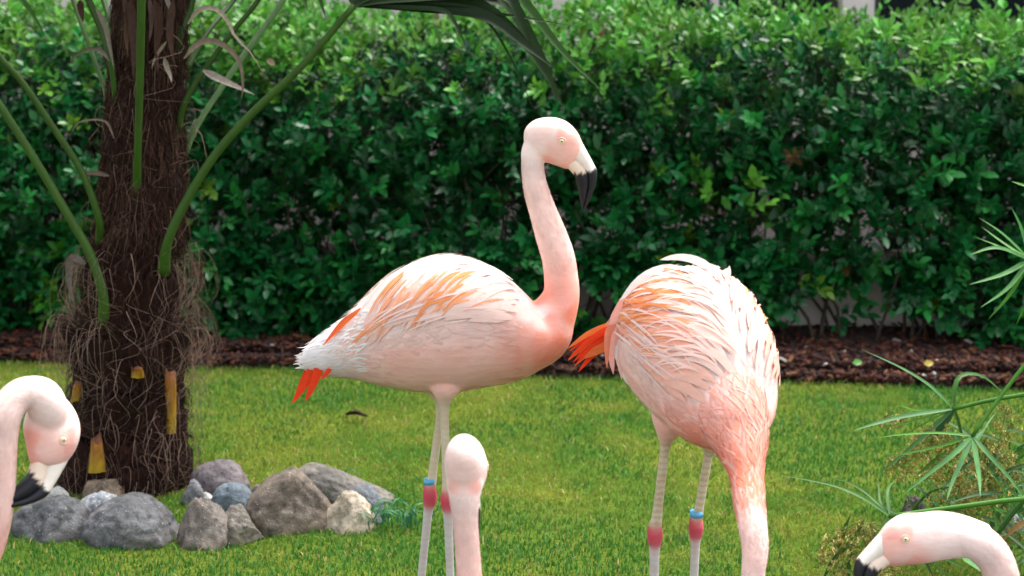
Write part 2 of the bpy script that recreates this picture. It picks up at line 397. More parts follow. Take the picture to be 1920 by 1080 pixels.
# ------------------------------------------------------------------ hedge
LEAF_V = np.array([(0, 0, 0), (.36, 1, .22), (.36, -1, .22), (.36, 0, 0), (.72, .75, .16), (.72, -.75, .16), (.72, 0, -.02), (1, 0, -.12)], float)
LEAF_F = np.array([(0, 3, 1), (0, 2, 3), (3, 6, 4), (3, 4, 1), (3, 2, 5), (3, 5, 6), (6, 7, 4), (6, 5, 7)])
def leaves_np(pos, dirs, nor, L, W):
    T = norm(dirs); S = norm(np.cross(nor, T)); Nn = np.cross(T, S)
    V = pos[:, None, :] + LEAF_V[None, :, 0, None] * (L[:, None, None] * T[:, None, :]) + LEAF_V[None, :, 1, None] * (W[:, None, None] * S[:, None, :]) + LEAF_V[None, :, 2, None] * (W[:, None, None] * Nn[:, None, :])
    return V
def hedge_section(s, x):
    """s 0..1 runs from the front foot over the top to the back foot; returns y, z, ny, nz"""
    a = math.pi * s
    cy, hw, hh = 6.87 - .06 * x, .48, .975 + .05 * noise.noise(Vector((x * .9, 5, 0)))
    e = .55
    c, sn = math.cos(a), math.sin(a)
    y = cy - hw * math.copysign(abs(c) ** e, c); z = hh * abs(sn) ** .62
    d = .07 * noise.noise(Vector((x * 1.6, s * 5, 1))) + .05 * noise.noise(Vector((x * 4.5, s * 14, 7)))
    n = norm(np.array((0, -c * 1.0, sn * .8 + .05)))
    return y + n[1] * d * 1.3, z + n[2] * d * .8, n
hp, hd, hn, hl, hw_, hc = [], [], [], [], [], []
twb = Bag()
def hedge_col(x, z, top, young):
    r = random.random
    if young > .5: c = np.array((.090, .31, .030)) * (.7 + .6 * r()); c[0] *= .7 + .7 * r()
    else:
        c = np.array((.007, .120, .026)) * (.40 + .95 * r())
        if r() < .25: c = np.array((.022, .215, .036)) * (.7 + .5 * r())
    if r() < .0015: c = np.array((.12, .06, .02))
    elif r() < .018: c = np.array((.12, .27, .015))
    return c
HOLES = [(1.02, .09, .30, .13), (.92, .30, .07, .05), (1.14, .33, .08, .035), (.18, .22, .12, .05), (-.02, .38, .05, .04), (-1.52, .13, .07, .06), (-.30, .14, .16, .07), (.28, .12, .10, .08), (1.35, .10, .08, .07)]
n_sprig = 15500; made = 0
while made < n_sprig:
    x = random.uniform(-3.0, 3.0)
    if abs(x) > 2.1 and random.random() < .45: continue
    s = random.random() ** 1.05 * .74
    if random.random() < .24: s = math.asin((random.uniform(.03, .36) / .975) ** (1 / .62)) / math.pi
    y, z, n = hedge_section(s, x)
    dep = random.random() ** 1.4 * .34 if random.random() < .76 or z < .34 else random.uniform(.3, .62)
    if any(((x - hx) / rx) ** 2 + ((z - hz) / rz) ** 2 < 1 for hx, hz, rx, rz in HOLES) and random.random() < .9: continue
    if z < .40:
        hole = noise.noise(Vector((x * 2.4, z * 4.5, 4)))
        lim = .40 - z
        if hole < -.56 + lim * .9 and random.random() < .84: continue
        if z < .04 and random.random() < .5: continue
    made += 1
    p = np.array((x, y, z)) - n * dep
    if p[2] < .29 and 6.58 < p[1] + .06 * x < 6.80: continue      # inside the garden wall
    top = z > .80 or s > .42
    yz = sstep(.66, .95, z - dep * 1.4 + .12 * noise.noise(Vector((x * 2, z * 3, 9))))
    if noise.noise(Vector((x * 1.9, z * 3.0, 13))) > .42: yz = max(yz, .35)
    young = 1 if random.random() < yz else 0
    d0 = norm(n * 1.0 + np.array((random.gauss(0, .5), random.gauss(0, .25), random.gauss(.35, .35))))
    if z < .4: d0 = norm(d0 + np.array((0, 0, -.35 * random.random())))
    Ls = random.uniform(.05, .13) * (1.25 if young and random.random() < .3 else 1)
    k = random.randint(4, 6)
    side = norm(np.cross(d0, np.array((random.gauss(0, 1), random.gauss(0, 1), random.gauss(0, 1)))))
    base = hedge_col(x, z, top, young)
    big = random.uniform(.75, 1.25) * (.82 if z > .75 else 1.0)
    for i in range(k):
        t = (i + 1) / k; q = p + d0 * Ls * t + np.array((0, 0, -.02 * t * t))
        side = norm(np.cross(d0, side) + side * .15)
        for sg in (-1, 1):
            if random.random() < .08: continue
            ld = norm(d0 * (.45 + .5 * t) + side * sg * (1.0 - .35 * t) + np.array((0, 0, random.gauss(-.08, .18))))
            hp.append(q); hd.append(ld); hn.append(norm(np.array((random.gauss(0, .35), -.35 + random.gauss(0, .35), 1)) + n * .4))
            l = random.uniform(.034, .056) * big * (1 - .25 * t * random.random()); hl.append(l); hw_.append(l * random.uniform(.20, .28))
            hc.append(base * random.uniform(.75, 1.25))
    if random.random() < .5:
        twb.add(*tube([p - d0 * .1, p, p + d0 * Ls], [.002, .0016, .0008], 3, cap=False))
hp, hd, hn = np.array(hp), np.array(hd), np.array(hn); hl, hw_, hc = np.array(hl), np.array(hw_), np.array(hc)
LV = leaves_np(hp, hd, hn, hl, hw_)
# the 300 leaves that show largest are objects of their own
facing = np.abs(norm(np.cross(LV[:, 4] - LV[:, 2], LV[:, 7] - LV[:, 0]))[:, 1])
front = -(hp[:, 1] - 6.5)
score = hl * hw_ * facing * (np.abs(hp[:, 0]) < 1.65) * (front > -.03) * (hp[:, 2] > .1) * (hp[:, 2] < .93)
pick = np.argsort(-score)[:290]; rest = np.setdiff1d(np.arange(len(hp)), pick)
lw = Bag(); K_ = 40
for k in range(K_):
    x0_, x1_ = -6 + 12 * k / K_, -6 + 12 * (k + 1) / K_
    ya, yb = 6.64 - .06 * x0_, 6.64 - .06 * x1_
    lw.add([(x0_, ya, -.1), (x1_, yb, -.1), (x1_, yb + .1, -.1), (x0_, ya + .1, -.1), (x0_, ya, .27), (x1_, yb, .27), (x1_, yb + .1, .27), (x0_, ya + .1, .27)], [(0, 1, 5, 4), (1, 2, 6, 5), (2, 3, 7, 6), (3, 0, 4, 7), (4, 5, 6, 7)])
tag(lw.build('garden_wall', wall_m, smooth=False, origin=Vector((0, 6.69, 0))), 'low beige garden wall glimpsed through the foot of the hedge', 'wall', kind='thing')
hedge = empty('hedge', (0, 6.98, 0), 'long clipped dark green leafy hedge behind the lawn', 'hedge')
Vr = LV[rest]; nr = len(rest)
Fr = (np.arange(nr) * 8)[:, None, None] + LEAF_F[None]
fo = mesh_obj('foliage', Vr.reshape(-1, 3), Fr.reshape(-1, 3), M['leaf'], hedge, np.repeat(hc[rest], 8, 0)); tag(fo, kind='stuff')
for i in pick:
    mesh_obj('leaf', LV[i], LEAF_F.copy(), M['leaf'], hedge, np.tile(hc[i], (8, 1)), origin=Vector(hp[i]))
# stems: many thin upright shoots from the bed
for i in range(230):
    x = random.uniform(-3, 3); y = random.uniform(6.44, 6.60) - .06 * x; l = random.uniform(-.25, .25)
    h = random.uniform(.3, .6)
    twb.add(*tube([(x, y, .02), (x + l * .25 + random.gauss(0, .015), y + random.gauss(0, .02), h * .4), (x + l + random.gauss(0, .03), y + random.gauss(0, .05), h)],
                  [random.uniform(.004, .009), .005, .002], 5, n=6, cap=False))
tw = twb.build('stems', M['twig'], hedge); tag(tw, kind='stuff')

# ------------------------------------------------------------------ palm
PY = 5.06
palm = empty('palm_tree', G(235, 905), 'shaggy windmill palm with fibrous brown trunk ringed by rocks', 'palm tree')
PX, PYY = palm.location.x, palm.location.y
tr_rows = [(960, 232, 128), (930, 232, 126), (880, 232, 120), (800, 240, 108), (700, 243, 103), (640, 243, 99), (605, 244, 96), (560, 250, 86), (500, 250, 84), (440, 262, 78), (400, 267, 73), (300, 270, 67), (200, 274, 62), (100, 278, 60), (0, 285, 62), (-120, 290, 66), (-260, 292, 55), (-340, 293, 25)]
TR = []
for (py, cx, rp) in tr_rows:
    p = P(cx, py, PYY); TR.append((p.x, p.z, rp / SC(p)))
TR = np.array(TR)
def trunk_at(z):
    zs = TR[:, 1]; return np.interp(z, zs, TR[:, 0]), np.interp(z, zs, TR[:, 2])
zmin, zmax = -.03, TR[-1, 1]
nr_, ns_ = 230, 72; tv = []
for j in range(nr_):
    z = zmin + (zmax - zmin) * j / (nr_ - 1)
    cx, r = trunk_at(z)
    for k in range(ns_):
        a = 2 * math.pi * k / ns_
        saw = ((z * 7.5 + .9 * math.sin(a * 2 + 1) * .5 + .4 * noise.noise(Vector((math.cos(a) * 2, math.sin(a) * 2, z * 3)))) % 1.0)
        d = -.012 + .020 * saw + .010 * noise.noise(Vector((math.cos(a) * 4, math.sin(a) * 4, z * 14))) + .006 * noise.noise(Vector((math.cos(a) * 14, math.sin(a) * 14, z * 40)))
        rr = max(.005, r + d)
        tv.append((cx + rr * math.cos(a), PYY + rr * math.sin(a), z))
tf = np.array([(j * ns_ + k, j * ns_ + (k + 1) % ns_, (j + 1) * ns_ + (k + 1) % ns_, (j + 1) * ns_ + k) for j in range(nr_ - 1) for k in range(ns_)])
mesh_obj('trunk', tv, tf, M['trunk'], palm)
def on_trunk(a, z, off=0.0):
    cx, r = trunk_at(z); return np.array((cx + (r + off) * math.cos(a), PYY + (r + off) * math.sin(a), z))
# short dense hair clinging to the trunk, then long loose fibres
fb = Bag()
def hair(pts, w0, c, n=8):
    p = catmull(pts, n); T = norm(np.gradient(p, axis=0)); s = norm(np.cross(T, norm(np.array((random.gauss(0, .4), -1, random.gauss(0, .4))))))
    V = np.zeros((2 * n, 3)); ww = w0 * np.linspace(1, .35, n)[:, None] * .5
    V[0::2] = p - s * ww; V[1::2] = p + s * ww
    fb.add(V, [(2 * i, 2 * i + 1, 2 * i + 3, 2 * i + 2) for i in range(n - 1)], c)
for i in range(5200):
    z = random.uniform(0, 1.35); a = random.uniform(math.pi, 2 * math.pi) if random.random() < .85 else random.uniform(0, 2 * math.pi)
    L = random.uniform(.02, .06); da = random.gauss(0, .25); q = [on_trunk(a + da * t, z + (L * t if random.random() < .0 else -L * t * .8), .003 + .014 * math.sin(t * 2.2) + random.gauss(0, .002)) for t in (0, .35, .7, 1)]
    b_ = random.uniform(.4, 1.2); hair(q, random.uniform(.0009, .002), np.array((.040, .016, .010)) * b_ if random.random() < .88 else np.array((.12, .07, .05)) * b_, 5)
def zpy(py): return P(240, py, PYY).z
for i in range(1700):                             # shaggy red-brown sheath fibre of the upper trunk
    z = random.uniform(zpy(430), zpy(-60)); a = random.uniform(math.pi * .95, 2.05 * math.pi); L = random.uniform(.04, .12); da = random.gauss(0, .12)
    q = [on_trunk(a + da * t, z - L * t, .006 + .022 * t * random.random() + random.gauss(0, .002)) for t in (0, .35, .7, 1)]
    hair(q, random.uniform(.001, .0024), np.array(random.choice([(.085, .036, .020), (.045, .019, .012), (.14, .08, .05), (.022, .010, .007)])) * random.uniform(.6, 1.2), 6)
for i in range(520):
    band = random.random()
    if band < .28: z = random.gauss(zpy(600), .02)
    elif band < .52: z = random.gauss(zpy(495), .02)
    elif band < .80: z = random.uniform(zpy(850), zpy(640))
    elif band < .90: z = random.gauss(zpy(880), .02)
    else: z = random.uniform(zpy(420), zpy(60))
    a = random.uniform(math.pi * .9, 2.1 * math.pi)
    if band < .52 and random.random() < .45: a = math.pi + random.gauss(0, .35) if random.random() < .36 else random.gauss(0, .4)
    out = random.uniform(.02, .055) * (1.6 if band < .36 else 1); L = random.uniform(.08, .19) if band < .9 else random.uniform(.03, .1)
    p0 = on_trunk(a, z); o = np.array((math.cos(a), math.sin(a), 0)); sd_ = np.array((-math.sin(a), math.cos(a), 0)); g1, g2 = random.gauss(0, .016), random.gauss(0, .026)
    q = [p0, p0 + o * out * .8 + np.array((0, 0, random.uniform(0, .03))) + sd_ * g1, p0 + o * out * 1.1 + sd_ * (g1 + g2) * .8 - np.array((0, 0, L * .4)), p0 + o * out * random.uniform(.3, 1.2) + sd_ * (g1 - g2) + np.array((0, 0, -L * .75)), p0 + o * out * random.uniform(.2, .9) + sd_ * (g1 + 2 * g2 * random.random()) + np.array((0, 0, -L))]
    b_ = random.uniform(.55, 1.25); hair(q, random.uniform(.0006, .0014), np.array((.27, .175, .13)) * b_, 14)
tag(fb.build('fibre', M['fibre'], palm, smooth=False), kind='stuff')
# curled dead leaf strips on the upper trunk
for pts, wd, c in [([(352, 45), (372, 20), (400, 16), (425, 38), (440, 70), (470, 100), (500, 150)], 10, (.42, .34, .25)),
                   ([(345, 110), (370, 82), (400, 76), (430, 92), (452, 120), (456, 165), (452, 185)], 11, (.38, .28, .20)),
                   ([(380, 132), (410, 148), (440, 162), (478, 178)], 15, (.52, .44, .36)),
                   ([(308, 108), (312, 125), (318, 140), (322, 155)], 10, (.50, .42, .32)),
                   ([(312, 78), (300, 95), (290, 112), (284, 130)], 6, (.45, .36, .26)),
                   ([(205, 115), (190, 95), (165, 92), (140, 105), (130, 120)], 7, (.25, .18, .14)),
                   ([(180, 15), (198, 50), (208, 95), (214, 130)], 10, (.40, .31, .25)),
                   ([(214, 260), (200, 230), (175, 225), (145, 232), (130, 260)], 5, (.28, .2, .15)),
                   ([(205, 330), (180, 325), (155, 328), (140, 340)], 9, (.2, .14, .1)),
                   ([(150, 0), (152, 20), (156, 42)], 13, (.12, .05, .04)),
                   ([(232, -10), (238, 30), (236, 70), (240, 110)], 12, (.15, .08, .055)),
                   ([(310, -10), (316, 8), (322, 30)], 9, (.42, .36, .3)),
                   ([(500, 112), (510, 118), (516, 122)], 12, (.5, .38, .25)),
                   ([(245, 0), (248, 40), (252, 100), (250, 150)], 16, (.11, .055, .04)), ([(290, 0), (296, 40), (292, 90), (296, 140)], 18, (.10, .05, .035)),
                   ([(280, -5), (284, 40), (280, 80)], 9, (.2, .13, .1)), ([(325, 0), (318, 60), (326, 120)], 14, (.13, .07, .05)),
                   ([(160, 495), (138, 482), (128, 500), (130, 540), (140, 575)], 16, (.3, .24, .2))]:
    Yd = PYY - .12
    v, f = ribbon([P(x, y, Yd + .01 * math.sin(i)) for i, (x, y) in enumerate(pts)], wd / 800, up=(.2, -1, .3), n=12, fold=.5, twist=random.uniform(-1, 1))
    mesh_obj('dead_strip', v, f, M['fibre'], palm, np.tile(np.array(c) * .55, (len(v), 1)))
# sheath mats: loose torn collars of woven fibre
for (a0, a1, py, hgt, flare) in [(3.5, 5.3, 612, .13, .022), (5.1, 6.6, 600, .11, .03), (2.7, 3.8, 605, .10, .035), (4.2, 5.9, 500, .12, .02), (3.3, 4.6, 455, .1, .014), (4.7, 6.3, 330, .13, .015), (3.6, 5.2, 250, .12, .014), (4.4, 6.4, 160, .14, .018), (3.2, 4.6, 120, .12, .015), (3.8, 5.6, 720, .09, .016), (3.3, 5.2, 800, .09, .018), (4.8, 6.4, 840, .10, .02)]:
    z0 = zpy(py); V = []; na, nz_ = 40, 7
    for j in range(nz_):
        t = j / (nz_ - 1)
        for k in range(na):
            a = a0 + (a1 - a0) * k / (na - 1); rag = .022 * noise.noise(Vector((a * 9, z0 * 7, 0))) + .012 * noise.noise(Vector((a * 37, z0, 0)))
            edge = math.sin(math.pi * k / (na - 1)) ** .4
            V.append(on_trunk(a, z0 - hgt * (1 - t) + rag * t + .03 * (edge - 1), .004 + flare * t * edge + .006 * noise.noise(Vector((a * 7, t * 3, z0)))))
    F = [(j * na + k, j * na + k + 1, (j + 1) * na + k + 1, (j + 1) * na + k) for j in range(nz_ - 1) for k in range(na - 1)]
    o = mesh_obj('leaf_sheath', V, F, M['trunk'], palm)
    sm = o.modifiers.new('thick', 'SOLIDIFY'); sm.thickness = .005
# yellow stubs of cut leaf stalks
for (pts, w0, w1) in [([(182, 885), (182, 855), (181, 822)], 34, 20), ([(320, 812), (320, 760), (319, 700)], 20, 23), ([(143, 752), (145, 735), (147, 716)], 22, 15), ([(258, 708), (258, 698), (256, 688)], 25, 20)]:
    def onf(px, py, off):
        p = P(px, py, PYY - .1)
        cx, r = trunk_at(p.z); dx = max(-.93, min(.93, (p.x - cx) / r)); q = P(px, py, PYY - math.sqrt(1 - dx * dx) * r - off - .012); return np.array(q)
    V = []; n = 7; K = 8; top = pts[-1][1]
    P3 = [onf(x, y, .006 + .012 * (i / 2)) for i, (x, y) in enumerate(pts)]
    pc = catmull(P3, n)
    cols = []
    for i in range(n):
        t = i / (n - 1); hw2 = (w0 * (1 - t) + w1 * t) / 2 / 790
        for k in range(K):
            a = 2 * math.pi * k / K
            jag = ((.05 if w0 > 30 else .03) * noise.noise(Vector((k * 2.7, w0, 0))) if i == n - 1 else .006 * noise.noise(Vector((k * 1.9, i * 1.3, w0))))
            V.append(pc[i] + np.array((math.cos(a) * hw2, math.sin(a) * .008, jag)))
            cc = np.array((.46, .30, .012)) * (1 - t) + np.array((.42, .13, .012)) * t; cols.append(cc * random.uniform(.7, 1.1) if t < .95 else np.array((.16, .05, .015)))
    F = [(i * K + k, i * K + (k + 1) % K, (i + 1) * K + (k + 1) % K, (i + 1) * K + k) for i in range(n - 1) for k in range(K)] + [tuple(range((n - 1) * K, n * K))]
    mesh_obj('cut_stub', V, F, M['stub'], palm, np.array(cols))
# leaf stalks, each with its fan of leaflets
GREEN = np.array((.034, .088, .006)); PALE = np.array((.11, .20, .075))
stalks = [([(196, 612), (192, 550), (168, 475), (118, 388), (58, 288), (-4, 192), (-90, 60), (-160, -90)], 23, 13, -.13, .0, GREEN),
          ([(188, 455), (184, 405), (152, 320), (100, 240), (40, 152), (-6, 100), (-100, -30), (-170, -160)], 17, 11, -.10, -.05, GREEN * .85),
          ([(256, 375), (258, 285), (262, 150), (265, 0), (268, -160), (262, -330)], 15, 19, -.10, -.25, GREEN * 1.0),
          ([(306, 512), (314, 455), (345, 385), (400, 295), (470, 215), (560, 130), (622, 60), (664, 10)], 22, 13, -.12, -.02, GREEN * .95),
          ([(345, 290), (372, 232), (425, 150), (480, 72), (532, -2), (600, -120), (650, -260)], 12, 15, .02, .20, PALE),
          ([(330, 250), (350, 185), (395, 115), (440, 55), (487, -4), (560, -130), (610, -260)], 13, 9, -.06, .05, GREEN * .7),
          ([(325, 110), (338, 60), (360, -2), (400, -140), (420, -300)], 19, 16, -.06, .1, GREEN * .6),
          ([(222, 190), (210, 120), (192, 60), (166, 0), (110, -130), (60, -260)], 19, 13, -.08, .08, GREEN * .8),
          ([(212, 235), (200, 180), (165, 80), (136, 0), (90, -130), (20, -260)], 11, 8, -.02, .2, GREEN * 1.1 + .03),
          ([(218, 75), (208, 45), (192, -5), (150, -140), (130, -300)], 12, 10, -.05, .3, GREEN * .9),
          ([(350, 130), (390, 60), (440, -2), (520, -120)], 10, 11, .07, .3, GREEN * .6)]
def fan(parent, hub, axis_dir, R, nleaf, seed, visible=None):
    rnd = random.Random(seed); axis_dir = norm(axis_dir); sidev = norm(np.cross(axis_dir, np.array((rnd.gauss(0, .2), -.4, 1)))); nv = np.cross(sidev, axis_dir)
    bag = Bag()
    for i in range(nleaf):
        a = math.radians(-125 + 250 * i / (nleaf - 1)); d = norm(axis_dir * math.cos(a) + sidev * math.sin(a) + nv * .12)
        L = R * (.8 + .2 * math.cos(a)) * rnd.uniform(.9, 1.05); dr = rnd.uniform(.1, .35)
        q = [hub, hub + d * L * .35, hub + d * L * .7 - np.array((0, 0, .05 * L)), hub + d * L * .95 - np.array((0, 0, dr * L))]
        v, f = ribbon(q, .034, up=tuple(nv), n=7, fold=.5); bag.add(v, f, np.array((.045, .12, .022)) * rnd.uniform(.7, 1.2))
    o = bag.build('leaf_fan', M['palm_leaf'], parent); return o
for i, (pts, w0, w1, d0, d1, col) in enumerate(stalks):
    pw = []; n = len(pts)
    for j, (x, y) in enumerate(pts):
        t = j / (n - 1); pw.append(P(x, y, PYY + d0 + d1 * t - (.0 if t else -.03)))
    rr = [(w0 * (1 - j / (n - 1)) + w1 * j / (n - 1)) / 2 / 790 * .88 for j in range(n)]
    rr[0] *= 1.35
    v, f = tube(pw, rr, 9, n=26)
    cc = np.array([col * (1.0 + .5 * max(0, .25 - k / len(v)) * 2) for k in range(len(v))])
    st = mesh_obj('leaf_stalk', v, f, M['palm_green'], palm, cc)
    if i != 3:
        fan(st, np.array(pw[-1]), np.array(pw[-1]) - np.array(pw[-2]), .5, 26, i)
    else:
        hub = pw[-1]; hp_ = (664, 10)
        L = [([(740, 2), (860, 6), (915, 18), (985, 85), (1030, 150), (1046, 192)], 17, 0, .8), ([(760, 14), (865, 22), (925, 40), (985, 85), (1040, 128)], 20, -.03, .5),
             ([(780, -10), (905, -22), (955, 10), (985, 60), (1022, 130), (1058, 208)], 24, .03, 1.0), ([(790, -20), (930, -48), (985, 8), (1050, 92), (1132, 174)], 17, .06, 1.9),
             ([(750, 15), (828, 20), (852, 42), (874, 88)], 8, -.05, .7), ([(800, 20), (900, 32), (955, 105), (1004, 214)], 5, .08, .9),
             ([(740, 12), (800, 14), (872, 20), (960, 30), (1090, 52)], 7, 0, .8), ([(730, 6), (820, 10), (905, 14)], 24, .02, .45), ([(720, 0), (830, -2), (940, 4), (1000, 60)], 26, .05, .5),
             ([(735, -2), (850, -10), (945, -8), (972, 30), (1000, 100)], 22, -.02, .6),
             ([(730, -30), (840, -110), (960, -160), (1060, -140)], 22, .05, 1), ([(700, -60), (740, -200), (800, -330)], 22, .1, 1), ([(670, -70), (665, -220), (680, -360)], 22, .12, 1), ([(640, -50), (600, -160), (570, -300)], 20, .15, 1),
             ([(730, -45), (870, -90), (1000, -100), (1120, -20), (1180, 70)], 0, .05, 1)]
        for (q, wd, dy, k) in L:
            if wd == 0: continue
            Yh = PYY + d0 + d1
            wp = [hub] + [P(x, y, Yh + dy * (m_ + 1) / len(q)) for m_, (x, y) in enumerate(q)]
            v, f = ribbon(wp, wd * 1.3 / 810, up=(.1, -.75, .5), n=16, fold=.55, prof=lambda t: max(.04, min(1, 2.2 * t + .4) * (1 - t ** 4)))
            mesh_obj('leaflet', v, f, M['palm_leaf'], st, np.tile(np.array((.020, .052, .010)) * k, (len(v), 1)))

# ------------------------------------------------------------------ rocks
def rock(bbox,  c1, c2, label, depth=None, ang=0, seed=0, rot=0, name='rock', bury=.18, flat=1.0, path=None, group='rocks round the palm', amount=.66, speck=(.6, .58, .54), lean=0, basepy=None, peak=None):
    x0, y0, x1, y1 = bbox
    foot = G((x0 + x1) / 2, basepy or y1); s = SC(foot); W = (x1 - x0) / s / 2
    dp = depth or W * .75
    Yc = foot.y + dp * .8
    top = P((x0 + x1) / 2, y0, Yc); s2 = SC(top); W = (x1 - x0) / s2 / 2; H = max(.03, top.z) 
    cx = P((x0 + x1) / 2, (y0 + y1) / 2, Yc).x
    bm = bmesh.new(); bmesh.ops.create_icosphere(bm, subdivisions=5, radius=1)
    rnd = random.Random(seed); off = Vector((seed * 3.7, seed * 1.3, seed * 2.1))
    planes = [(Vector((rnd.gauss(0, 1), rnd.gauss(0, 1), rnd.gauss(.3, .8))).normalized(), rnd.uniform(.55, .85)) for _ in range(int(ang * 9))]
    for v in bm.verts:
        p = v.co.copy()
        for n_, d_ in planes:
            e = p.dot(n_) - d_
            if e > 0: p -= n_ * e * .92
        q = p * (1 + .13 * noise.noise(p * 1.2 + off) + .05 * noise.noise(p * 3 + off) + (.045 + .05 * ang) * noise.noise(p * 6 + off) + .02 * noise.noise(p * 18 + off))
        v.co = q
    mx = max(abs(v.co.x) for v in bm.verts); mz = max(v.co.z for v in bm.verts)
    for v in bm.verts:
        x, y, z = v.co.x / mx, v.co.y, v.co.z / mz
        # a stone sits on the lawn: its lower third is in the ground
        zz = (z + bury) / (1 + bury)
        if peak: zz *= max(.12, 1 - peak[1] * max(0, (x - peak[0]) / (1 - peak[0])) ** 1.15 - peak[2] * max(0, (peak[0] - x) / (1 + peak[0])) ** 1.15)
        x += lean * zz
        if path: z_off = path(x)
        else: z_off = 0
        v.co = Vector((x * W, y * dp, zz * H + z_off))
    R = Matrix.Rotation(rot, 4, 'Y'); bmesh.ops.transform(bm, matrix=R, verts=bm.verts)
    me = bpy.data.meshes.new(name); bm.to_mesh(me); bm.free()
    me.polygons.foreach_set('use_smooth', [True] * len(me.polygons))
    me.materials.append(mat_rock('stone_%s' % name, c1, c2, speck, amount))
    o = bpy.data.objects.new(name, me); o.location = (cx, Yc, 0); link(o); tag(o, label, 'rock', group)
    return o
GREY = (.12, .11, .10)
rock((22, 928, 178, 1016), (.070, .070, .074), (.165, .165, .17), 'broad dark grey speckled rock at the left end of the ring', seed=1, ang=.25)
rock((150, 928, 338, 1027), (.080, .081, .085), (.16, .16, .165), 'largest smooth dark grey boulder before the palm trunk', seed=2, ang=.3)
rock((140, 919, 238, 985), (.24, .26, .28), (.42, .44, .46), 'pale bluish grey stone wedged between two dark boulders', seed=3, ang=.4, amount=.58)
rock((66, 913, 142, 968), (.26, .26, .24), (.42, .42, .40), 'small pale grey stone below the drooping black bill', seed=4, ang=.2)
rock((150, 895, 248, 950), (.15, .11, .07), (.26, .20, .14), 'tan brown stone touching the foot of the trunk', seed=5, ang=.5)
rock((330, 930, 440, 1030), (.12, .10, .085), (.22, .19, .165), 'upright brownish grey angular stone in front, beside the largest dark boulder', seed=26, ang=.8, depth=.06, peak=(-.2, .22, .1))
rock((380, 942, 506, 1022), (.14, .12, .10), (.22, .195, .16), 'low angular tan grey stone left of the big pointed boulder', seed=7, ang=.9, depth=.05, peak=(-.1, .5, .3))
rock((440, 872, 628, 1004), (.10, .08, .062), (.21, .17, .135), 'big pointed brown boulder at the ring\'s right side', seed=18, ang=.6, bury=.3, peak=(.22, .42, .52))
rock((394, 904, 482, 962), (.10, .13, .155), (.16, .20, .225), 'smooth blue grey oval cobble resting behind the front stones', seed=9, amount=.8)
rock((352, 862, 472, 938), (.12, .10, .105), (.20, .17, .175), 'rounded purplish grey cobble beside the palm trunk', seed=10, amount=.8)
rock((588, 920, 706, 1002), (.34, .28, .20), (.52, .45, .35), 'cream coloured stone at the right of the pointed boulder', seed=11, ang=.5, amount=.8)
rock((626, 908, 724, 985), (.11, .125, .14), (.18, .20, .22), 'blue grey cobble tucked behind the cream stone', seed=12, amount=.8)
rock((522, 862, 742, 975), (.12, .11, .095), (.19, .175, .15), 'long smooth beige grey stone sloping down at the back of the ring', seed=13, amount=.85, depth=.06, basepy=950, peak=(-.5, .75, .1))
rock((338, 898, 384, 950), (.14, .14, .15), (.24, .24, .25), 'small grey stone against the right foot of the trunk', seed=14, ang=.3)
rock((372, 922, 402, 948), (.5, .48, .45), (.65, .63, .6), 'tiny whitish stone between trunk and blue cobble', seed=15, ang=.3)
rock((470, 908, 508, 945), (.12, .10, .11), (.19, .16, .17), 'small purple brown stone behind the pointed boulder\'s left edge', seed=16)
rock((1682, 928, 1745, 985), (.045, .032, .032), (.10, .075, .07), 'dark purple brown rock behind the sedge stems', seed=17, ang=.8, group='rocks under the sedge')
rock((1876, 958, 1925, 1000), (.20, .23, .28), (.34, .38, .44), 'pale blue grey pebble under the sedge at the edge', seed=19, group='rocks under the sedge')

# fallen stick and stray leaves
p = G(668, 792)
v, f = tube([(p.x - .028, p.y + .005, .022), (p.x, p.y, .027), (p.x + .03, p.y - .008, .02)], [.004, .006, .003], 6, n=8)
v2, f2 = ribbon([(p.x - .024, p.y, .026), (p.x - .005, p.y - .004, .036), (p.x + .018, p.y - .01, .030)], .016, n=6)
bg_ = Bag(); bg_.add(v, f, (.035, .022, .014)); bg_.add(v2, f2, (.05, .03, .018))
tag(bg_.build('twig', M['fibre'], origin=Vector((p.x, p.y, .02))), 'small dark dry twig lying on the lawn below the tail', 'twig')
for (px, py, c, lab) in [(1608, 686, (.09, .30, .03), 'round bright green fallen leaf on the bark bed'), (1742, 688, (.45, .33, .03), 'yellow fallen leaf on the bark bed at the right')]:
    p = G(px, py, .06); d = norm(np.array((1, .2, .1))); L = .032
    v = leaves_np(np.array([(p.x - L / 2, p.y, .068)]), np.array([d]), np.array([(0, -.7, .6)]), np.array([L]), np.array([.011]))[0]
    o = mesh_obj('fallen_leaf', v, LEAF_F.copy(), M['leaf'], None, np.tile(np.array(c), (8, 1)), origin=Vector((p.x, p.y, .06))); tag(o, lab, 'leaf')

# low weeds
def weed(px, py, n, L, spread, label, col, wd=.012, name='weed'):
    p = G(px, py, .01); bag = Bag()
    o = empty(name, (p.x, p.y, .0), label, 'weed')
    for i in range(n):
        a = random.uniform(0, 6.28); l = L * random.uniform(.5, 1.1); q = np.array((p.x + random.gauss(0, spread), p.y + random.gauss(0, spread * .6), .005)); o_ = np.array((math.cos(a), math.sin(a) * .7, 0))
        v, f = ribbon([q, q + o_ * l * .3 + np.array((0, 0, l * .6)), q + o_ * l * .75 + np.array((0, 0, l * .75)), q + o_ * l * 1.1 + np.array((0, 0, l * .45))], wd * random.uniform(.6, 1.2), up=(0, -.6, 1), n=7)
        mesh_obj('leaf', v, f, M['sedge'], o, np.tile(np.array(col) * random.uniform(.7, 1.2), (len(v), 1)))
weed(742, 985, 26, .075, .035, 'tuft of blue green weed blades at the right end of the rocks', (.035, .17, .055), .006)
weed(618, 905, 5, .05, .008, 'small sprig sprouting between the back stones', (.04, .16, .04), .006)
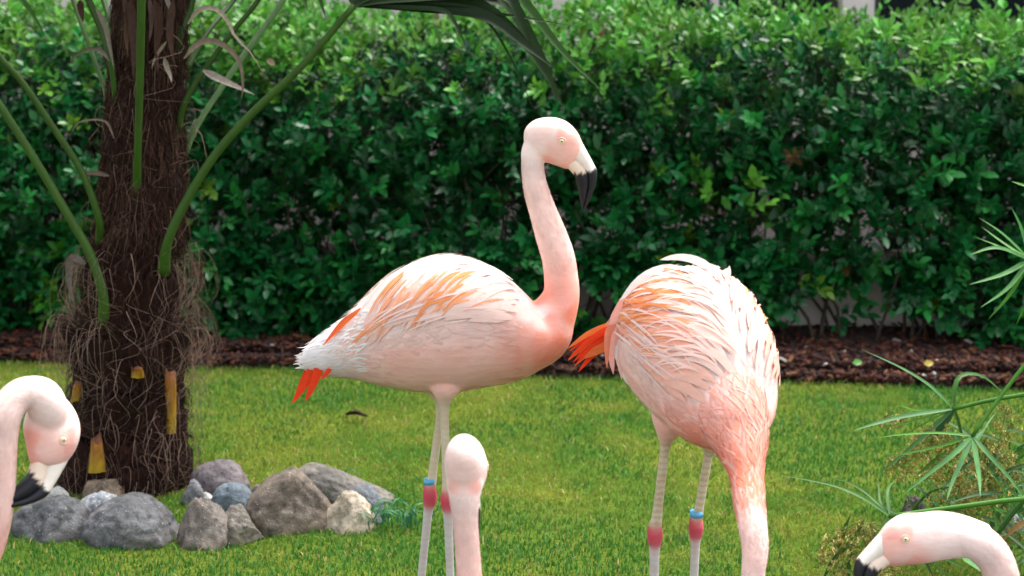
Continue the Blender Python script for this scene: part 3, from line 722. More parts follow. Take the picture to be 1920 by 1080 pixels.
weed(1740, 695, 12, .05, .03, 'low leafy seedling at the hedge foot on the right', (.03, .15, .03), .02)
weed(1665, 700, 8, .04, .03, 'small seedling left of the leafier one at the hedge foot', (.03, .14, .03), .018)

# ------------------------------------------------------------------ umbrella sedge on the right
sedge = empty('umbrella_sedge', G(2150, 1120), 'umbrella sedge with spoked green leaves and brown flowers in the corner', 'sedge')
SG = np.array((.055, .19, .014)); SB = np.array((.055, .185, .040))
def s_stem(pts, Y0, Y1, wd, parent, c=SG):
    n = len(pts); pw = [P(x, y, Y0 + (Y1 - Y0) * i / (n - 1)) for i, (x, y) in enumerate(pts)]
    v, f = tube(pw, [wd / 2 / 930 * (1 - .25 * i / (n - 1)) for i in range(n)], 7, n=18)
    return mesh_obj('stem', v, f, M['sedge'], parent, np.tile(c, (len(v), 1))), pw
def s_leaf(pts, Y0, Y1, wd, parent, c=SB):
    n = len(pts); pw = [P(x, y, Y0 + (Y1 - Y0) * i / (n - 1)) for i, (x, y) in enumerate(pts)]
    v, f = ribbon(pw, wd * .84 / 930, up=(.15, -.6, .8), n=12, fold=.4, prof=lambda t: max(.03, min(1, 4 * t + .35) * (1 - t ** 2.6)))
    cc = np.array([np.array(c) * random.uniform(.85, 1.1) for _ in v]); tip = int(len(v) * .9)
    return mesh_obj('leaf', v, f, M['sedge'], parent, cc)
def s_flower(px, py, rx, ry, Y, nspk, parent):
    bag = Bag()
    for i in range(nspk):
        a = random.uniform(0, 6.28); r = math.sqrt(random.random()); x = px + rx * r * math.cos(a); y = py + ry * r * math.sin(a); c0 = np.array(P(x, y, Y + random.uniform(-.05, .05)))
        col = np.array(random.choice([(.46, .38, .09), (.34, .38, .07), (.54, .46, .16), (.26, .24, .06)])) * random.uniform(.7, 1.1)
        for k in range(6):
            d = norm(np.array((random.gauss(0, 1), random.gauss(0, 1), random.gauss(0, 1)))); l = random.uniform(.006, .013); s_ = norm(np.cross(d, (0, -1, .2))) * .0016
            u = np.cross(d, s_)
            bag.add([c0, c0 + d * l * .5 + s_, c0 + d * l * .5 - s_, c0 + d * l * .5 + u, c0 + d * l], [(0, 1, 3), (0, 3, 2), (1, 4, 3), (3, 4, 2), (0, 2, 1), (1, 2, 4)], col)
        if i % 4 == 0:
            hubp = np.array(P(px, py - ry, Y)); v, f = tube([hubp, (hubp + c0) / 2 + np.array((0, 0, .004)), c0], [.0007] * 3, 3, cap=False); bag.add(v, f, (.13, .18, .04))
    o = bag.build('flower_cluster', M['flower'], parent, smooth=False); tag(o, kind='stuff')
YS = 4.35
s_stem([(2160, 1130), (2080, 860), (2000, 730), (1920, 740), (1850, 752), (1788, 767)], YS, YS, 11, sedge)
for pts, dy, wd, c in [([(1788, 767), (1700, 780), (1640, 795), (1598, 808)], -.08, 13, SB), ([(1788, 767), (1745, 725), (1690, 690), (1615, 655)], .06, 10, SB), ([(1788, 767), (1790, 725), (1805, 703), (1840, 705), (1870, 728), (1902, 762)], .1, 12, SG * .7),
                       ([(1788, 767), (1740, 810), (1690, 855), (1634, 898)], -.06, 12, SB * .8), ([(1788, 767), (1765, 800), (1748, 825)], .0, 20, SB * .6), ([(1788, 767), (1795, 790), (1805, 830), (1803, 858)], .03, 12, SG * .5),
                       ([(1788, 767), (1720, 770), (1690, 762), (1665, 765)], .12, 8, SG * 1.1), ([(1788, 767), (1730, 785), (1670, 800), (1620, 810)], .1, 6, SG), ([(1788, 767), (1725, 800), (1665, 833)], .15, 9, SG * .8)]: s_leaf(pts, YS, YS + dy, wd, sedge, c)
s_stem([(2140, 1130), (2080, 700), (2000, 590), (1925, 680), (1870, 752), (1823, 818)], YS, YS - .15, 10, sedge)
for pts, dy, wd, c in [([(1823, 818), (1790, 850), (1740, 890), (1690, 930)], -.1, 13, SB * 1.1), ([(1823, 818), (1805, 860), (1785, 905), (1775, 940)], -.12, 13, SB), ([(1823, 818), (1830, 860), (1836, 900), (1838, 932)], -.12, 14, SB * 1.3), ([(1823, 818), (1850, 850), (1895, 900), (1930, 950)], -.08, 13, SB),
                       ([(1823, 818), (1760, 812), (1690, 815), (1634, 822)], .0, 7, SG * 1.4), ([(1823, 818), (1790, 812), (1768, 811)], .1, 6, SB * 1.3), ([(1823, 818), (1770, 835), (1700, 850), (1648, 860)], .05, 8, SG * 1.1)]: s_leaf(pts, YS - .15, YS - .15 + dy, wd, sedge, c)
s_stem([(2130, 1130), (2040, 940), (1920, 936), (1800, 950), (1668, 968)], YS - .25, YS - .3, 12, sedge, SG * 1.1)
for pts, dy, wd, c in [([(1668, 968), (1620, 935), (1560, 910), (1455, 889)], .05, 11, SG * .8), ([(1668, 968), (1630, 930), (1590, 905), (1540, 893)], .12, 7, SG * .7), ([(1668, 968), (1652, 1000), (1640, 1025)], -.05, 16, SG * .7), ([(1668, 968), (1672, 990), (1678, 1015)], -.03, 14, SB * .7),
                       ([(1668, 968), (1664, 920), (1680, 900)], .1, 9, SG * .8), ([(1668, 968), (1650, 940), (1648, 900)], .1, 8, SG * .7)]: s_leaf(pts, YS - .3, YS - .3 + dy, wd, sedge, c)
s_stem([(2100, 1130), (2040, 800), (1980, 790), (1925, 830), (1872, 872)], YS + .1, YS + .05, 9, sedge); s_stem([(2100, 1130), (2060, 830), (1980, 800), (1930, 845), (1880, 880)], YS + .1, YS + .05, 7, sedge, SG * .8)
s_stem([(2000, 1130), (1960, 900), (1915, 945), (1868, 1004)], YS - .1, YS - .1, 10, sedge, SG * .6)
s_stem([(1800, 1130), (1730, 1040), (1700, 985), (1740, 925), (1800, 910)], YS + .2, YS + .15, 7, sedge, SG * .7)
# inner tangle of leaves in the corner
for i in range(170):
    hx, hy = random.uniform(1700, 1990), random.uniform(830, 1090)
    if hx < 1790 and hy < 960: hx += 120
    a = random.uniform(0, 6.28); l = random.uniform(50, 130); dy = random.uniform(-.1, .1); yb = YS + random.uniform(-.1, .45)
    s_leaf([(hx, hy), (hx + l * .5 * math.cos(a), hy + l * .5 * math.sin(a) - 6), (hx + l * math.cos(a), hy + l * math.sin(a))], yb, yb + dy, random.uniform(7, 14), sedge, random.choice([SG * .55, SB * .5, SG * .9, SB * .9]))
for i in range(16):
    hx, hy = random.uniform(1560, 1700), random.uniform(1010, 1090)
    a = random.uniform(0, 6.28); l = random.uniform(25, 80); yb = YS - random.uniform(.0, .2)
    s_leaf([(hx, hy), (hx + l * .5 * math.cos(a), hy + l * .5 * math.sin(a) - 6), (hx + l * math.cos(a), hy + l * math.sin(a))], yb, yb, random.uniform(6, 12), sedge, random.choice([SG * .7, SB * .6]))
s_leaf([(1930, 975), (1905, 990), (1880, 1012)], YS - .2, YS - .2, 14, sedge, (.25, .14, .04))
s_leaf([(1805, 1045), (1830, 1062), (1862, 1085)], YS - .25, YS - .3, 22, sedge, SB * 1.4)
for f_ in [(1850, 885, 62, 62, YS - .05, 330), (1760, 835, 55, 35, YS + .02, 170), (1700, 875, 45, 25, YS + .1, 70), (1620, 1035, 85, 55, YS - .2, 300), (1800, 940, 60, 30, YS, 120), (1890, 800, 30, 40, YS + .1, 60), (1880, 1000, 50, 60, YS + .2, 150), (1765, 890, 35, 20, YS + .05, 60), (1672, 790, 30, 12, YS + .12, 24)]: s_flower(*f_, sedge)
pap = empty('papyrus_sedge', G(2130, 980), 'tall sedge with narrow pointed leaves reaching in at the right edge', 'sedge')
YP = 4.75
s_stem([(2130, 980), (2060, 700), (1930, 488)], YP, YP, 11, pap)
for pts, dy, wd in [([(1930, 488), (1880, 440), (1835, 408)], -.1, 14), ([(1930, 488), (1870, 465), (1816, 478)], -.05, 14), ([(1930, 488), (1880, 515), (1816, 534)], -.1, 14), ([(1930, 488), (1890, 540), (1838, 577)], -.1, 12), ([(1930, 488), (1895, 550), (1852, 600)], -.05, 11),
                    ([(1930, 488), (1915, 430), (1896, 388)], 0, 13), ([(1930, 488), (1880, 465), (1830, 445)], .05, 8), ([(1930, 488), (1880, 455), (1840, 425)], .1, 9), ([(1930, 488), (1960, 430), (1990, 380)], 0, 13), ([(1930, 488), (1990, 500), (2050, 540)], 0, 13), ([(1930, 488), (1960, 560), (1980, 620)], 0, 13), ([(1925, 350), (1910, 345), (1896, 340)], 0, 9), ([(1930, 488), (1925, 560), (1905, 610)], .05, 10)]:
    s_leaf(pts, YP, YP + dy, wd, pap, SB * 1.35 if wd > 11 else SG * 1.2)

# ------------------------------------------------------------------ flamingos
# canonical bird drawn in millimetres: x forward, y down, lat towards the side; body centre (830, 610), eye (1052, 266)
BODY = np.array([(568, 656, 688, 13), (582, 646, 696, 26), (603, 630, 702, 38), (630, 609, 706, 50), (670, 575, 712, 64), (710, 535, 722, 84), (750, 507, 730, 101), (800, 486, 736, 114), (850, 481, 737, 119), (900, 494, 728, 116), (950, 520, 719, 106), (985, 550, 709, 92), (1012, 578, 694, 76), (1036, 600, 672, 52), (1052, 618, 652, 24)], float)
BC = catmull(BODY, 160)
def bsec(x):
    xc = np.clip(x, 557, 1051); return np.interp(xc, BC[:, 0], BC[:, 1]), np.interp(xc, BC[:, 0], BC[:, 2]), np.interp(xc, BC[:, 0], BC[:, 3])
def S(x, th):
    t, b, w_ = bsec(x); c = (t + b) / 2; h = (b - t) / 2
    return x, c - h * math.cos(th), w_ * math.copysign(abs(math.sin(th)) ** .9, math.sin(th))
HEAD = [((981, 258), (985, 272), 6), ((985, 240), (1000, 288), 20), ((1003, 224), (1012, 300), 27), ((1034, 219), (1034, 308), 31.5), ((1062, 227), (1046, 312), 32), ((1082, 246), (1057, 316), 27), ((1091, 264), (1063, 317), 21), ((1096, 275), (1068, 318), 14)]
UPB = [((1084, 256), (1062, 288), 16), ((1092, 268), (1066, 294), 16.5), ((1101, 284), (1078, 304), 15.5), ((1110, 301), (1090, 314), 15), ((1119, 319), (1099, 328), 14.5), ((1119.5, 334), (1102, 342), 14), ((1116, 350), (1102, 354), 12.5), ((1109, 369), (1098, 371), 10), ((1101, 385), (1095, 386), 6.5), ((1096, 393), (1094, 392), 2)]
LOB = [((1064, 282), (1062, 314), 15), ((1071, 290), (1068, 319), 15.5), ((1084, 299), (1073, 325), 15), ((1095, 309), (1078, 332), 15), ((1103, 323), (1080, 342), 14.5), ((1106, 340), (1082.5, 352), 13), ((1104, 353), (1085, 364), 11), ((1100, 370), (1088, 378), 8.5), ((1096, 384), (1090, 388), 5), ((1094, 391), (1092, 391), 2)]
def loftAB(st, mp, n=30, sides=20, exp=1.0):
    A = catmull([(a[0], a[1], b[0], b[1], w_) for a, b, w_ in st], n); V = []
    for (ax, ay, bx_, by_, w_) in A:
        cx, cy = (ax + bx_) / 2, (ay + by_) / 2; dx, dy = (ax - bx_) / 2, (ay - by_) / 2
        for k in range(sides):
            a = 2 * math.pi * k / sides; ca, sa = math.cos(a), math.sin(a)
            ca = math.copysign(abs(ca) ** exp, ca); sa = math.copysign(abs(sa) ** exp, sa)
            V.append(tuple(mp(cx + dx * ca, cy + dy * ca, w_ * sa)))
    F = [(i * sides + k, i * sides + (k + 1) % sides, (i + 1) * sides + (k + 1) % sides, (i + 1) * sides + k) for i in range(n - 1) for k in range(sides)]
    F.append(tuple(range(sides))[::-1]); F.append(tuple(range((n - 1) * sides, n * sides)))
    return np.array(V), F, A

WHITE = np.array((.91, .75, .70)); PINK = np.array((.90, .44, .36)); SALMON = np.array((.88, .27, .16)); ORANGE = np.array((.88, .20, .05)); RED = np.array((.85, .055, .012)); BLUSH = np.array((.93, .56, .48))
def body_col(x, th, strong=0.0):
    """pigment at a place of the canonical body"""
    a = abs(th) % (2 * math.pi); a = min(a, 2 * math.pi - a); deg = math.degrees(a)
    c = WHITE * 1.0
    low = sstep(60, 130, deg)
    c = c * (1 - low) + BLUSH * low
    fr = sstep(900, 1045, x) * sstep(30, 100, deg); c = c * (1 - fr) + SALMON * fr * .75 + PINK * fr * .25
    back = (1 - sstep(600, 740, x)); c = c * (1 - back) + np.array((.90, .84, .83)) * back
    return c

def remesh(bag, voxel, iters):
    me = bpy.data.meshes.new('tmp'); me.from_pydata([tuple(v) for v in np.concatenate(bag.v)], [], bag.f); me.update()
    o = bpy.data.objects.new('tmp', me); C.objects.link(o)
    r = o.modifiers.new('r', 'REMESH'); r.mode = 'VOXEL'; r.voxel_size = voxel; r.use_smooth_shade = True
    s_ = o.modifiers.new('s', 'SMOOTH'); s_.factor = .5; s_.iterations = iters
    dg = bpy.context.evaluated_depsgraph_get(); ev = o.evaluated_get(dg); m2 = bpy.data.meshes.new_from_object(ev)
    bpy.data.objects.remove(o); bpy.data.meshes.remove(me)
    return m2

def feather_mesh(pts, nors, width, col, edge=None, tipw=.25, n=7, streak=0, seed=0, round_=3.0, cup=.07):
    """broad soft feather: 5 points across, slightly cupped, with a coloured edge"""
    p = catmull(pts, n); nn = norm(catmull(nors, n)); T = norm(np.gradient(p, axis=0)); V = []; Cc = []
    for i in range(n):
        t = i / (n - 1); s_ = norm(np.cross(T[i], nn[i])); wd = width * .5 * max(.05, min(1, 3 * t + .35) * (1 - t ** round_) ** .6)
        for v_ in (-1, -.45, .1, .6, 1):
            V.append(p[i] + s_ * wd * v_ - nn[i] * wd * cup * v_ * v_)
            c = np.array(col, float) * (1 if abs(v_) < .9 else .985)
            if edge is not None:
                e = streak * {-1: .1, -.45: .35, .1: .85, .6: 1, 1: .6}[v_] * min(1, t * 1.5) * (1 - t ** 5)
                c = c * (1 - e) + np.array(edge) * e
            Cc.append(np.clip(c, 0, .95))
    F = [(i * 5 + k, i * 5 + k + 1, (i + 1) * 5 + k + 1, (i + 1) * 5 + k) for i in range(n - 1) for k in range(4)]
    return np.array(V), F, np.array(Cc)

def flamingo(name_label,  bmap, hmap, neck, legs, ground, scale, voxel=.0026, fancy=1, seed=0, group='flamingos', ruffle=0.0, orange=.5, tailf=None, extra_neck=True, tuft=1.0, headcol=None, chest=None, side=1, head=None):
    """bmap/hmap: (x, y, lat in canonical mm) -> world. neck: [(world, radius m)] from head to chest. legs: [(points, radii, band z or None)]"""
    rnd = random.Random(seed)
    root = empty('flamingo', ground, name_label, 'flamingo', group)
    bag = Bag(); ctl = []     # colour control points: pos, colour, mask
    # trunk
    st = [((x, t), (x, b), w_) for x, t, b, w_ in BODY]
    v, f, _ = loftAB(st, bmap, 60, 40, .92); bag.add(v, f)
    for x in range(560, 1051, 35):
        for d in range(0, 360, 30):
            q = S(x, math.radians(d)); ctl.append((bmap(*q), body_col(x, math.radians(d)), 0))
    # head
    v, f, _ = loftAB(head or HEAD, hmap, 30, 24); bag.add(v, f)
    hw = np.array((.90, .58, .51)); hp1 = np.array((.92, .70, .64)); cheek = np.array((.90, .47, .40))
    for (x, y, l, c) in [(1033, 222, 0, hp1), (1000, 235, 0, hp1), (1010, 250, 24, hp1), (1010, 250, -24, hp1), (1065, 232, 0, hp1), (1088, 262, 0, hw), (1054, 250, 30, cheek * 1.02), (1054, 250, -30, cheek), (1034, 250, 30, hp1), (1034, 250, -30, hp1), (1064, 238, 20, hp1), (1064, 238, -20, hp1), (1074, 262, 26, cheek * .97), (1074, 262, -26, cheek), (1066, 282, 24, BLUSH), (1066, 282, -24, BLUSH), (1040, 280, 30, hw), (1040, 280, -30, hw), (1030, 300, 15, PINK), (1030, 300, -15, PINK), (1055, 312, 0, PINK), (1048, 295, 26, hw), (1048, 295, -26, hw), (985, 262, 0, hp1)]:
        ctl.append((hmap(x, y, l), c, 0))
    # neck
    pts = [p for p, r in neck]; rad = [r for p, r in neck]
    if extra_neck:
        pts += [Vector(bmap(1036, 592, 0)), Vector(bmap(1012, 622, 0)), Vector(bmap(960, 632, 0))]; rad += [46 * scale / 1000, 64 * scale / 1000, 80 * scale / 1000]
    v, f = tube(pts, rad, 24, n=70); bag.add(v, f); pts_n, rad_n = pts, rad
    npt = catmull(np.hstack([np.array([tuple(p) for p in pts]), np.array(rad)[:, None]]), 26)
    for i, q in enumerate(npt):
        t = i / 25
        c = np.array((.94, .78, .73)) * (1 - sstep(.1, .5, t)) + np.array((.93, .65, .58)) * sstep(.1, .5, t)
        c = c * (1 - sstep(.55, .85, t)) + SALMON * 1.0 * sstep(.55, .85, t)
        if t > .93: continue
        for k in range(4):
            a = k * math.pi / 2; ctl.append((Vector(q[:3]) + Vector((math.cos(a) * q[3] * .8, 0, math.sin(a) * q[3] * .8)), c, 0))
    if chest:
        for (p_, c_) in chest: ctl.append((p_, np.array(c_), 0))
    # legs
    for (lp, lr, ank) in legs:
        v, f = tube(lp, lr, 16, n=90); bag.add(v, f)
        cp = catmull(np.hstack([np.array([tuple(p) for p in lp]), np.array(lr)[:, None]]), 60)
        for q in cp:
            if q[3] > .016 and q[2] > ank.z + .06: c, mk = np.array((.92, .54, .46)), 0
            elif abs(q[2] - (ank.z - .003)) < .021: c, mk = np.array((.56, .045, .085)), 0
            elif q[2] < ank.z: c, mk = np.array((.55, .53, .50)), .25
            else: c, mk = np.array((.62, .56, .40)), (1 if ruffle else .25)
            for s_ in (-1, 1): ctl.append((Vector(q[:3]) + Vector((s_ * q[3] * .6, 0, 0)), c, mk))
        # webbed foot: three front toes, a web and a small hind toe
        ft = Vector(lp[-1]); hd = Vector(bmap(1000, 610, 0)) - Vector(bmap(800, 610, 0)); hd.z = 0; hd.normalize()
        for a in (-.45, 0, .45):
            d = Matrix.Rotation(a, 3, 'Z') @ hd
            v, f = tube([ft + Vector((0, 0, .008)), ft + d * .045 + Vector((0, 0, .009)), ft + d * .09 + Vector((0, 0, .005))], [.0085, .007, .004], 8, n=8); bag.add(v, f)
            ctl.append((ft + d * .05, np.array((.6, .3, .3)), 0))
        d1, d2 = Matrix.Rotation(-.45, 3, 'Z') @ hd * .07, Matrix.Rotation(.45, 3, 'Z') @ hd * .07
        q0, q1, q2, q3 = ft, ft + d1, ft + hd * .06, ft + d2
        bag.add([q0, q1, q2, q3, q0 + Vector((0, 0, .007)), q1 + Vector((0, 0, .006)), q2 + Vector((0, 0, .006)), q3 + Vector((0, 0, .006))], [(0, 3, 2, 1), (4, 5, 6, 7), (0, 1, 5, 4), (1, 2, 6, 5), (2, 3, 7, 6), (3, 0, 4, 7)])
        v, f = tube([ft + Vector((0, 0, .012)), ft - hd * .025 + Vector((0, 0, .006))], [.006, .004], 8); bag.add(v, f)
    me = remesh(bag, voxel, 13)
    n = len(me.vertices); co = np.zeros(n * 3); me.vertices.foreach_get('co', co); co = co.reshape(-1, 3)
    cp = np.array([tuple(p) for p, _, _ in ctl]); cc = np.array([c for _, c, _ in ctl]); cm = np.array([m_ for _, _, m_ in ctl], float)
    cols = np.zeros((n, 3)); mk = np.zeros(n)
    for a in range(0, n, 8000):
        d2 = ((co[a:a + 8000, None, :] - cp[None]) ** 2).sum(2); wgt = 1 / (d2 ** 2.4 + 1e-12); wgt /= wgt.sum(1, keepdims=True)
        cols[a:a + 8000] = wgt @ cc; mk[a:a + 8000] = wgt @ cm
    for pl in me.polygons: pass
    me.vertices.foreach_set('co', (co - np.array(root.location)).ravel()); set_cols(me, cols)
    at = me.attributes.new('mask', 'FLOAT', 'POINT'); at.data.foreach_set('value', mk.astype(np.float32))
    me.polygons.foreach_set('use_smooth', [True] * len(me.polygons)); me.materials.clear(); me.materials.append(M['bird']); me.name = 'body'
    me.update()
    bo = bpy.data.objects.new('body', me); link(bo, root)
    # bill in two halves, black towards the tip
    for nm, stt in (('upper_bill', UPB), ('lower_bill', LOB)):
        v, f, A = loftAB(stt, hmap, 56, 16, .85)
        cv = []
        for i in range(len(A)):
            ax, ay, bx_, by_, w_ = A[i]
            for k in range(16):
                ca = math.cos(2 * math.pi * k / 16); y = (ay + by_) / 2 + (ay - by_) / 2 * ca; x = (ax + bx_) / 2 + (ax - bx_) / 2 * ca
                lim = 321 - .18 * (x - 1098) + 3 * math.sin(k * 5.1)
                if nm == 'lower_bill': lim = 325 + 2 * math.sin(k * 3)
                b_ = sstep(lim - 2.0, lim + 1.5, y)
                base = np.array((.88, .79, .70)) if nm == 'upper_bill' else np.array((.86, .68, .54))
                # dark gape line along the meeting edge
                if nm == 'upper_bill' and ca < -.8 and y > 299: b_ = max(b_, .75)
                if nm == 'lower_bill' and ca > .86 and y > 299: b_ = max(b_, .8)
                cv.append(base * (1 - b_) + np.array((.012, .012, .016)) * b_)
        mesh_obj(nm, v, f, M['bill'], root, np.array(cv))
    # nostril slits
    for sg in (-1, 1):
        v, f = tube([Vector(hmap(1090, 287, sg * 12.6)), Vector(hmap(1096, 294, sg * 12.6)), Vector(hmap(1102, 302, sg * 11.8))], [.0007 * scale, .0013 * scale, .0006 * scale], 6, n=8)
        mesh_obj('nostril', v, f, M['pupil'], root)
        # eye
        ec = Vector(hmap(1053, 265, sg * 27.5)); r0 = .0068 * scale
        def ball(c, r, nm, mt, par, flat=1.0):
            bm = bmesh.new(); bmesh.ops.create_uvsphere(bm, u_segments=16, v_segments=10, radius=r)
            vv = np.array([tuple(Vector(q.co) + c) for q in bm.verts]); ff = [tuple(x.index for x in q.verts) for q in bm.faces]; bm.free()
            return mesh_obj(nm, vv, ff, mt, par, origin=c)
        e = ball(ec, r0, 'eye', M['eye'], root)
        pc = Vector(hmap(1053.5, 265, sg * 33.2)); ball(pc, r0 * .24, 'pupil', M['pupil'], e)
        # pink rim
        ring = [];
        for k in range(13):
            a = 2 * math.pi * k / 12; ring.append(Vector(hmap(1053 + 7.2 * math.cos(a), 265 + 6.6 * math.sin(a), sg * 31.2)))
        v, f = tube(ring, [.0013 * scale] * 13, 6, cap=False); mesh_obj('eyelid', v, f, M['bill'], e, np.tile((.86, .50, .42), (len(v), 1)))
    # surface helper
    def surf(x, th, off=0.0):
        a = Vector(bmap(*S(x, th))); dx = Vector(bmap(*S(x + 4, th))) - Vector(bmap(*S(x - 4, th))); dt = Vector(bmap(*S(x, th + .04))) - Vector(bmap(*S(x, th - .04)))
        n_ = dx.cross(dt); c = Vector(bmap(np.clip(x, 600, 1000), (bsec(x)[0] + bsec(x)[1]) / 2, 0))
        if n_.length < 1e-9: n_ = a - c
        n_.normalize()
        if n_.dot(a - c) < 0: n_ = -n_
        return a + n_ * off, n_
    mm = scale / 1000
    def lay(x0, th0, phi, L, curl, off0, lift, k=5, bulge=1.7):
        """walk a feather's spine over the body surface"""
        pts, ns = [], []; x, th = x0, th0; ph = phi
        for i in range(k):
            t = i / (k - 1); p_, n_ = surf(x, th, (off0 + lift * t + bulge * math.sin(math.pi * min(1, t * .9))) * mm); pts.append(tuple(p_)); ns.append(tuple(n_))
            t_, b_, w_ = bsec(x); r = max(30, (b_ - t_) / 4 + w_ / 2)
            x -= math.cos(ph) * L / (k - 1); th += math.copysign(1, th0) * math.sin(ph) * L / (k - 1) / r; ph += curl / (k - 1)
        return pts, ns
    # small contour feathers that break up the outline
    pb = Bag(); cnt = int(2300 * fancy)
    for i in range(cnt):
        x = rnd.uniform(610, 1040 if ruffle else 1000) if rnd.random() < .8 else rnd.uniform(600, 720); th = rnd.uniform(-math.pi, math.pi)
        if rnd.random() < .35: th = rnd.uniform(.9, 2.6) * (1 if rnd.random() < .5 else -1)
        if 668 < x < 985 and abs(th) < 1.36 and not (x > 900 and rnd.random() < .3): continue
        L = rnd.uniform(26, 50) * (1.0 if x > 720 else 1.15); wd = rnd.uniform(5, 12)
        rear = 1 - sstep(600, 760, x)
        phi = rnd.gauss(0, .25) + (.25 if abs(th) > .3 and abs(th) < 1.7 else -.1)
        pts, ns = lay(x, th, phi, L, rnd.gauss(0, .4), rnd.uniform(-1.6, -.9), (1.5 + rnd.random() * .5) * (1 + 1.6 * rear * tuft * (1 - .6 * (ruffle > 0)) + .5 * ruffle), 4, .6)
        c = body_col(x - 15, th) * rnd.uniform(.985, 1.015); 
        v, f, cc_ = feather_mesh(pts, ns, wd * mm, np.minimum(c, .93), n=4, round_=2.2); pb.add(v, f, cc_)
    # short down along the neck; the bending bird's breast feathers run up from the neck base
    nd_ = catmull(np.hstack([np.array([tuple(p) for p in pts_n]), np.array(rad_n)[:, None]]), 80)
    Tn = norm(np.gradient(nd_[:, :3], axis=0))
    for i in range(2400 if ruffle else 1300):
        fluff = (not ruffle) or i >= 1100
        f0 = rnd.uniform(.17, .84 if ruffle else .66) if fluff else .50 + .43 * rnd.random() ** .8
        j0 = f0 * 79; a = rnd.uniform(-math.pi, math.pi); q_, ns_ = [], []; tw = rnd.gauss(0, .10); wob = rnd.random() * (.0004 if fluff else .0010)
        seg = np.linalg.norm(nd_[int(j0) + 1, :3] - nd_[int(j0), :3]); stp = (rnd.uniform(.010, .020) if fluff else rnd.uniform(.022, .050)) / 4 / max(seg, 1e-4)
        for m_ in range(5):
            j = min(78.99, j0 + m_ * stp); i0 = int(j); fr_ = j - i0; c0 = nd_[i0] * (1 - fr_) + nd_[i0 + 1] * fr_; Tj = Tn[i0]
            u_ = norm(np.cross(Tj, (0.3, 1.0, 0.1))); w__ = np.cross(Tj, u_); an = a + tw * m_; o_ = math.cos(an) * u_ + math.sin(an) * w__
            q_.append(tuple(c0[:3] + o_ * (c0[3] * .985 - .0006 + wob + (.0004 if fluff else .0006) * m_))); ns_.append(tuple(o_))
        t_ = f0
        c = np.array((.94, .78, .73)) * (1 - sstep(.1, .5, t_)) + np.array((.93, .65, .58)) * sstep(.1, .5, t_)
        if fluff: c = c * (1 - sstep(.55, .85, t_)) + SALMON * sstep(.55, .85, t_)
        else:
            f_ = sstep(.56, .86, t_); c = (SALMON * (1 - f_) + PINK * f_) if rnd.random() < .7 - .25 * f_ else (np.array((.93, .60, .50)) if rnd.random() < .75 else np.array((.86, .72, .72)))
            cb = np.array((.92, .64, .57)) * (1 - sstep(.40, .62, t_)) + SALMON * sstep(.40, .62, t_); cb = cb * (1 - f_ * .6) + PINK * f_ * .6; c = c * .4 + cb * .6
        v, f, cc_ = feather_mesh(q_, ns_, (rnd.uniform(1.2, 2.6) if fluff else rnd.uniform(3, 7)) * mm, c * rnd.uniform(.96, 1.03), n=4 if fluff else 6, round_=1.5, cup=.02); pb.add(v, f, cc_)
    # ragged white down under the tail
    for i in range(int((60 if ruffle else 420) * fancy)):
        x = rnd.uniform(596, 700); th = rnd.uniform(1.0, 2.4) * (1 if rnd.random() < .5 else -1) if rnd.random() < .6 else rnd.uniform(-1.2, 1.2)
        pts, ns = lay(x, th, rnd.gauss(-.15, .22), rnd.uniform(18, 30), rnd.gauss(0, .5), 0, rnd.uniform(1, 7) * tuft, 4)
        v, f, cc_ = feather_mesh(pts, ns, rnd.uniform(2.2, 5) * mm, np.array((.94, .90, .88)) * rnd.uniform(.95, 1), n=4, round_=1.6); pb.add(v, f, cc_)
    # fine wisps lying over the wings
    for i in range(int((230 if ruffle else 50) * fancy)):
        fr = rnd.random(); u = rnd.random(); deg = -4 + 91 * u ** 1.15; sg = 1 if rnd.random() < .62 else -1
        x0 = 700 + fr * 270; L = rnd.uniform(45, 105); phi = math.radians(8 + 26 * (1 - abs(u - .45)) + rnd.gauss(0, 11))
        if deg > 62: phi *= .4
        pts, ns = lay(x0, sg * math.radians(deg), phi, L, math.radians(30 + rnd.gauss(0, 14)) * (.3 if deg > 62 else 1), 4.2 + fr * 1.3 + rnd.random() * .5, .3 + 3.5 * rnd.random() * ruffle, 5)
        mid = math.exp(-((deg - 48) / 22) ** 2) * math.exp(-((fr - .38) / .34) ** 2); q_ = rnd.random()
        c = np.array((.93, .80, .75)) if not ruffle else np.array((.93, .66, .58))
        if q_ < mid * (.05 + .65 * orange ** 2): c = np.array((.90, .36, .17)) if rnd.random() < .6 else np.array((.88, .27, .09))
        elif q_ < .6: c = np.array((.92, .66, .58))
        if deg > 66: c = np.array((.90, .70, .65))
        v, f, cc_ = feather_mesh(pts, ns, rnd.uniform(2.5, 6) * mm, c * rnd.uniform(.96, 1.02), n=7, round_=1.3, cup=.02); pb.add(v, f, cc_)
    # a few clear orange covert edges
    for i in range(int((46 if not ruffle else 60) * min(1, fancy))):
        sg = 1 if i % 2 else -1; deg = rnd.uniform(20, 74); x0 = rnd.uniform(715, 900 if not ruffle else 940); u = deg / 90; L = rnd.uniform(48, 95)
        phi = math.radians(10 + 26 * (1 - abs(u - .45)) + rnd.gauss(0, 3)); phi *= (.5 if deg > 62 else 1)
        pts, ns = lay(x0, sg * math.radians(deg), phi, L, math.radians(30) * (.4 if deg > 62 else 1), 5.0 + .4 * rnd.random(), .2 + 1.5 * ruffle * rnd.random(), 6, .4)
        v, f, cc_ = feather_mesh(pts, ns, rnd.uniform(4.5, 9) * mm, np.array((.93, .42, .22)) if rnd.random() < .6 else np.array((.92, .34, .13)), n=9, round_=1.5, cup=.02); pb.add(v, f, cc_)
    pl = pb.build('plumage', M['feather'], root); tag(pl, kind='stuff')
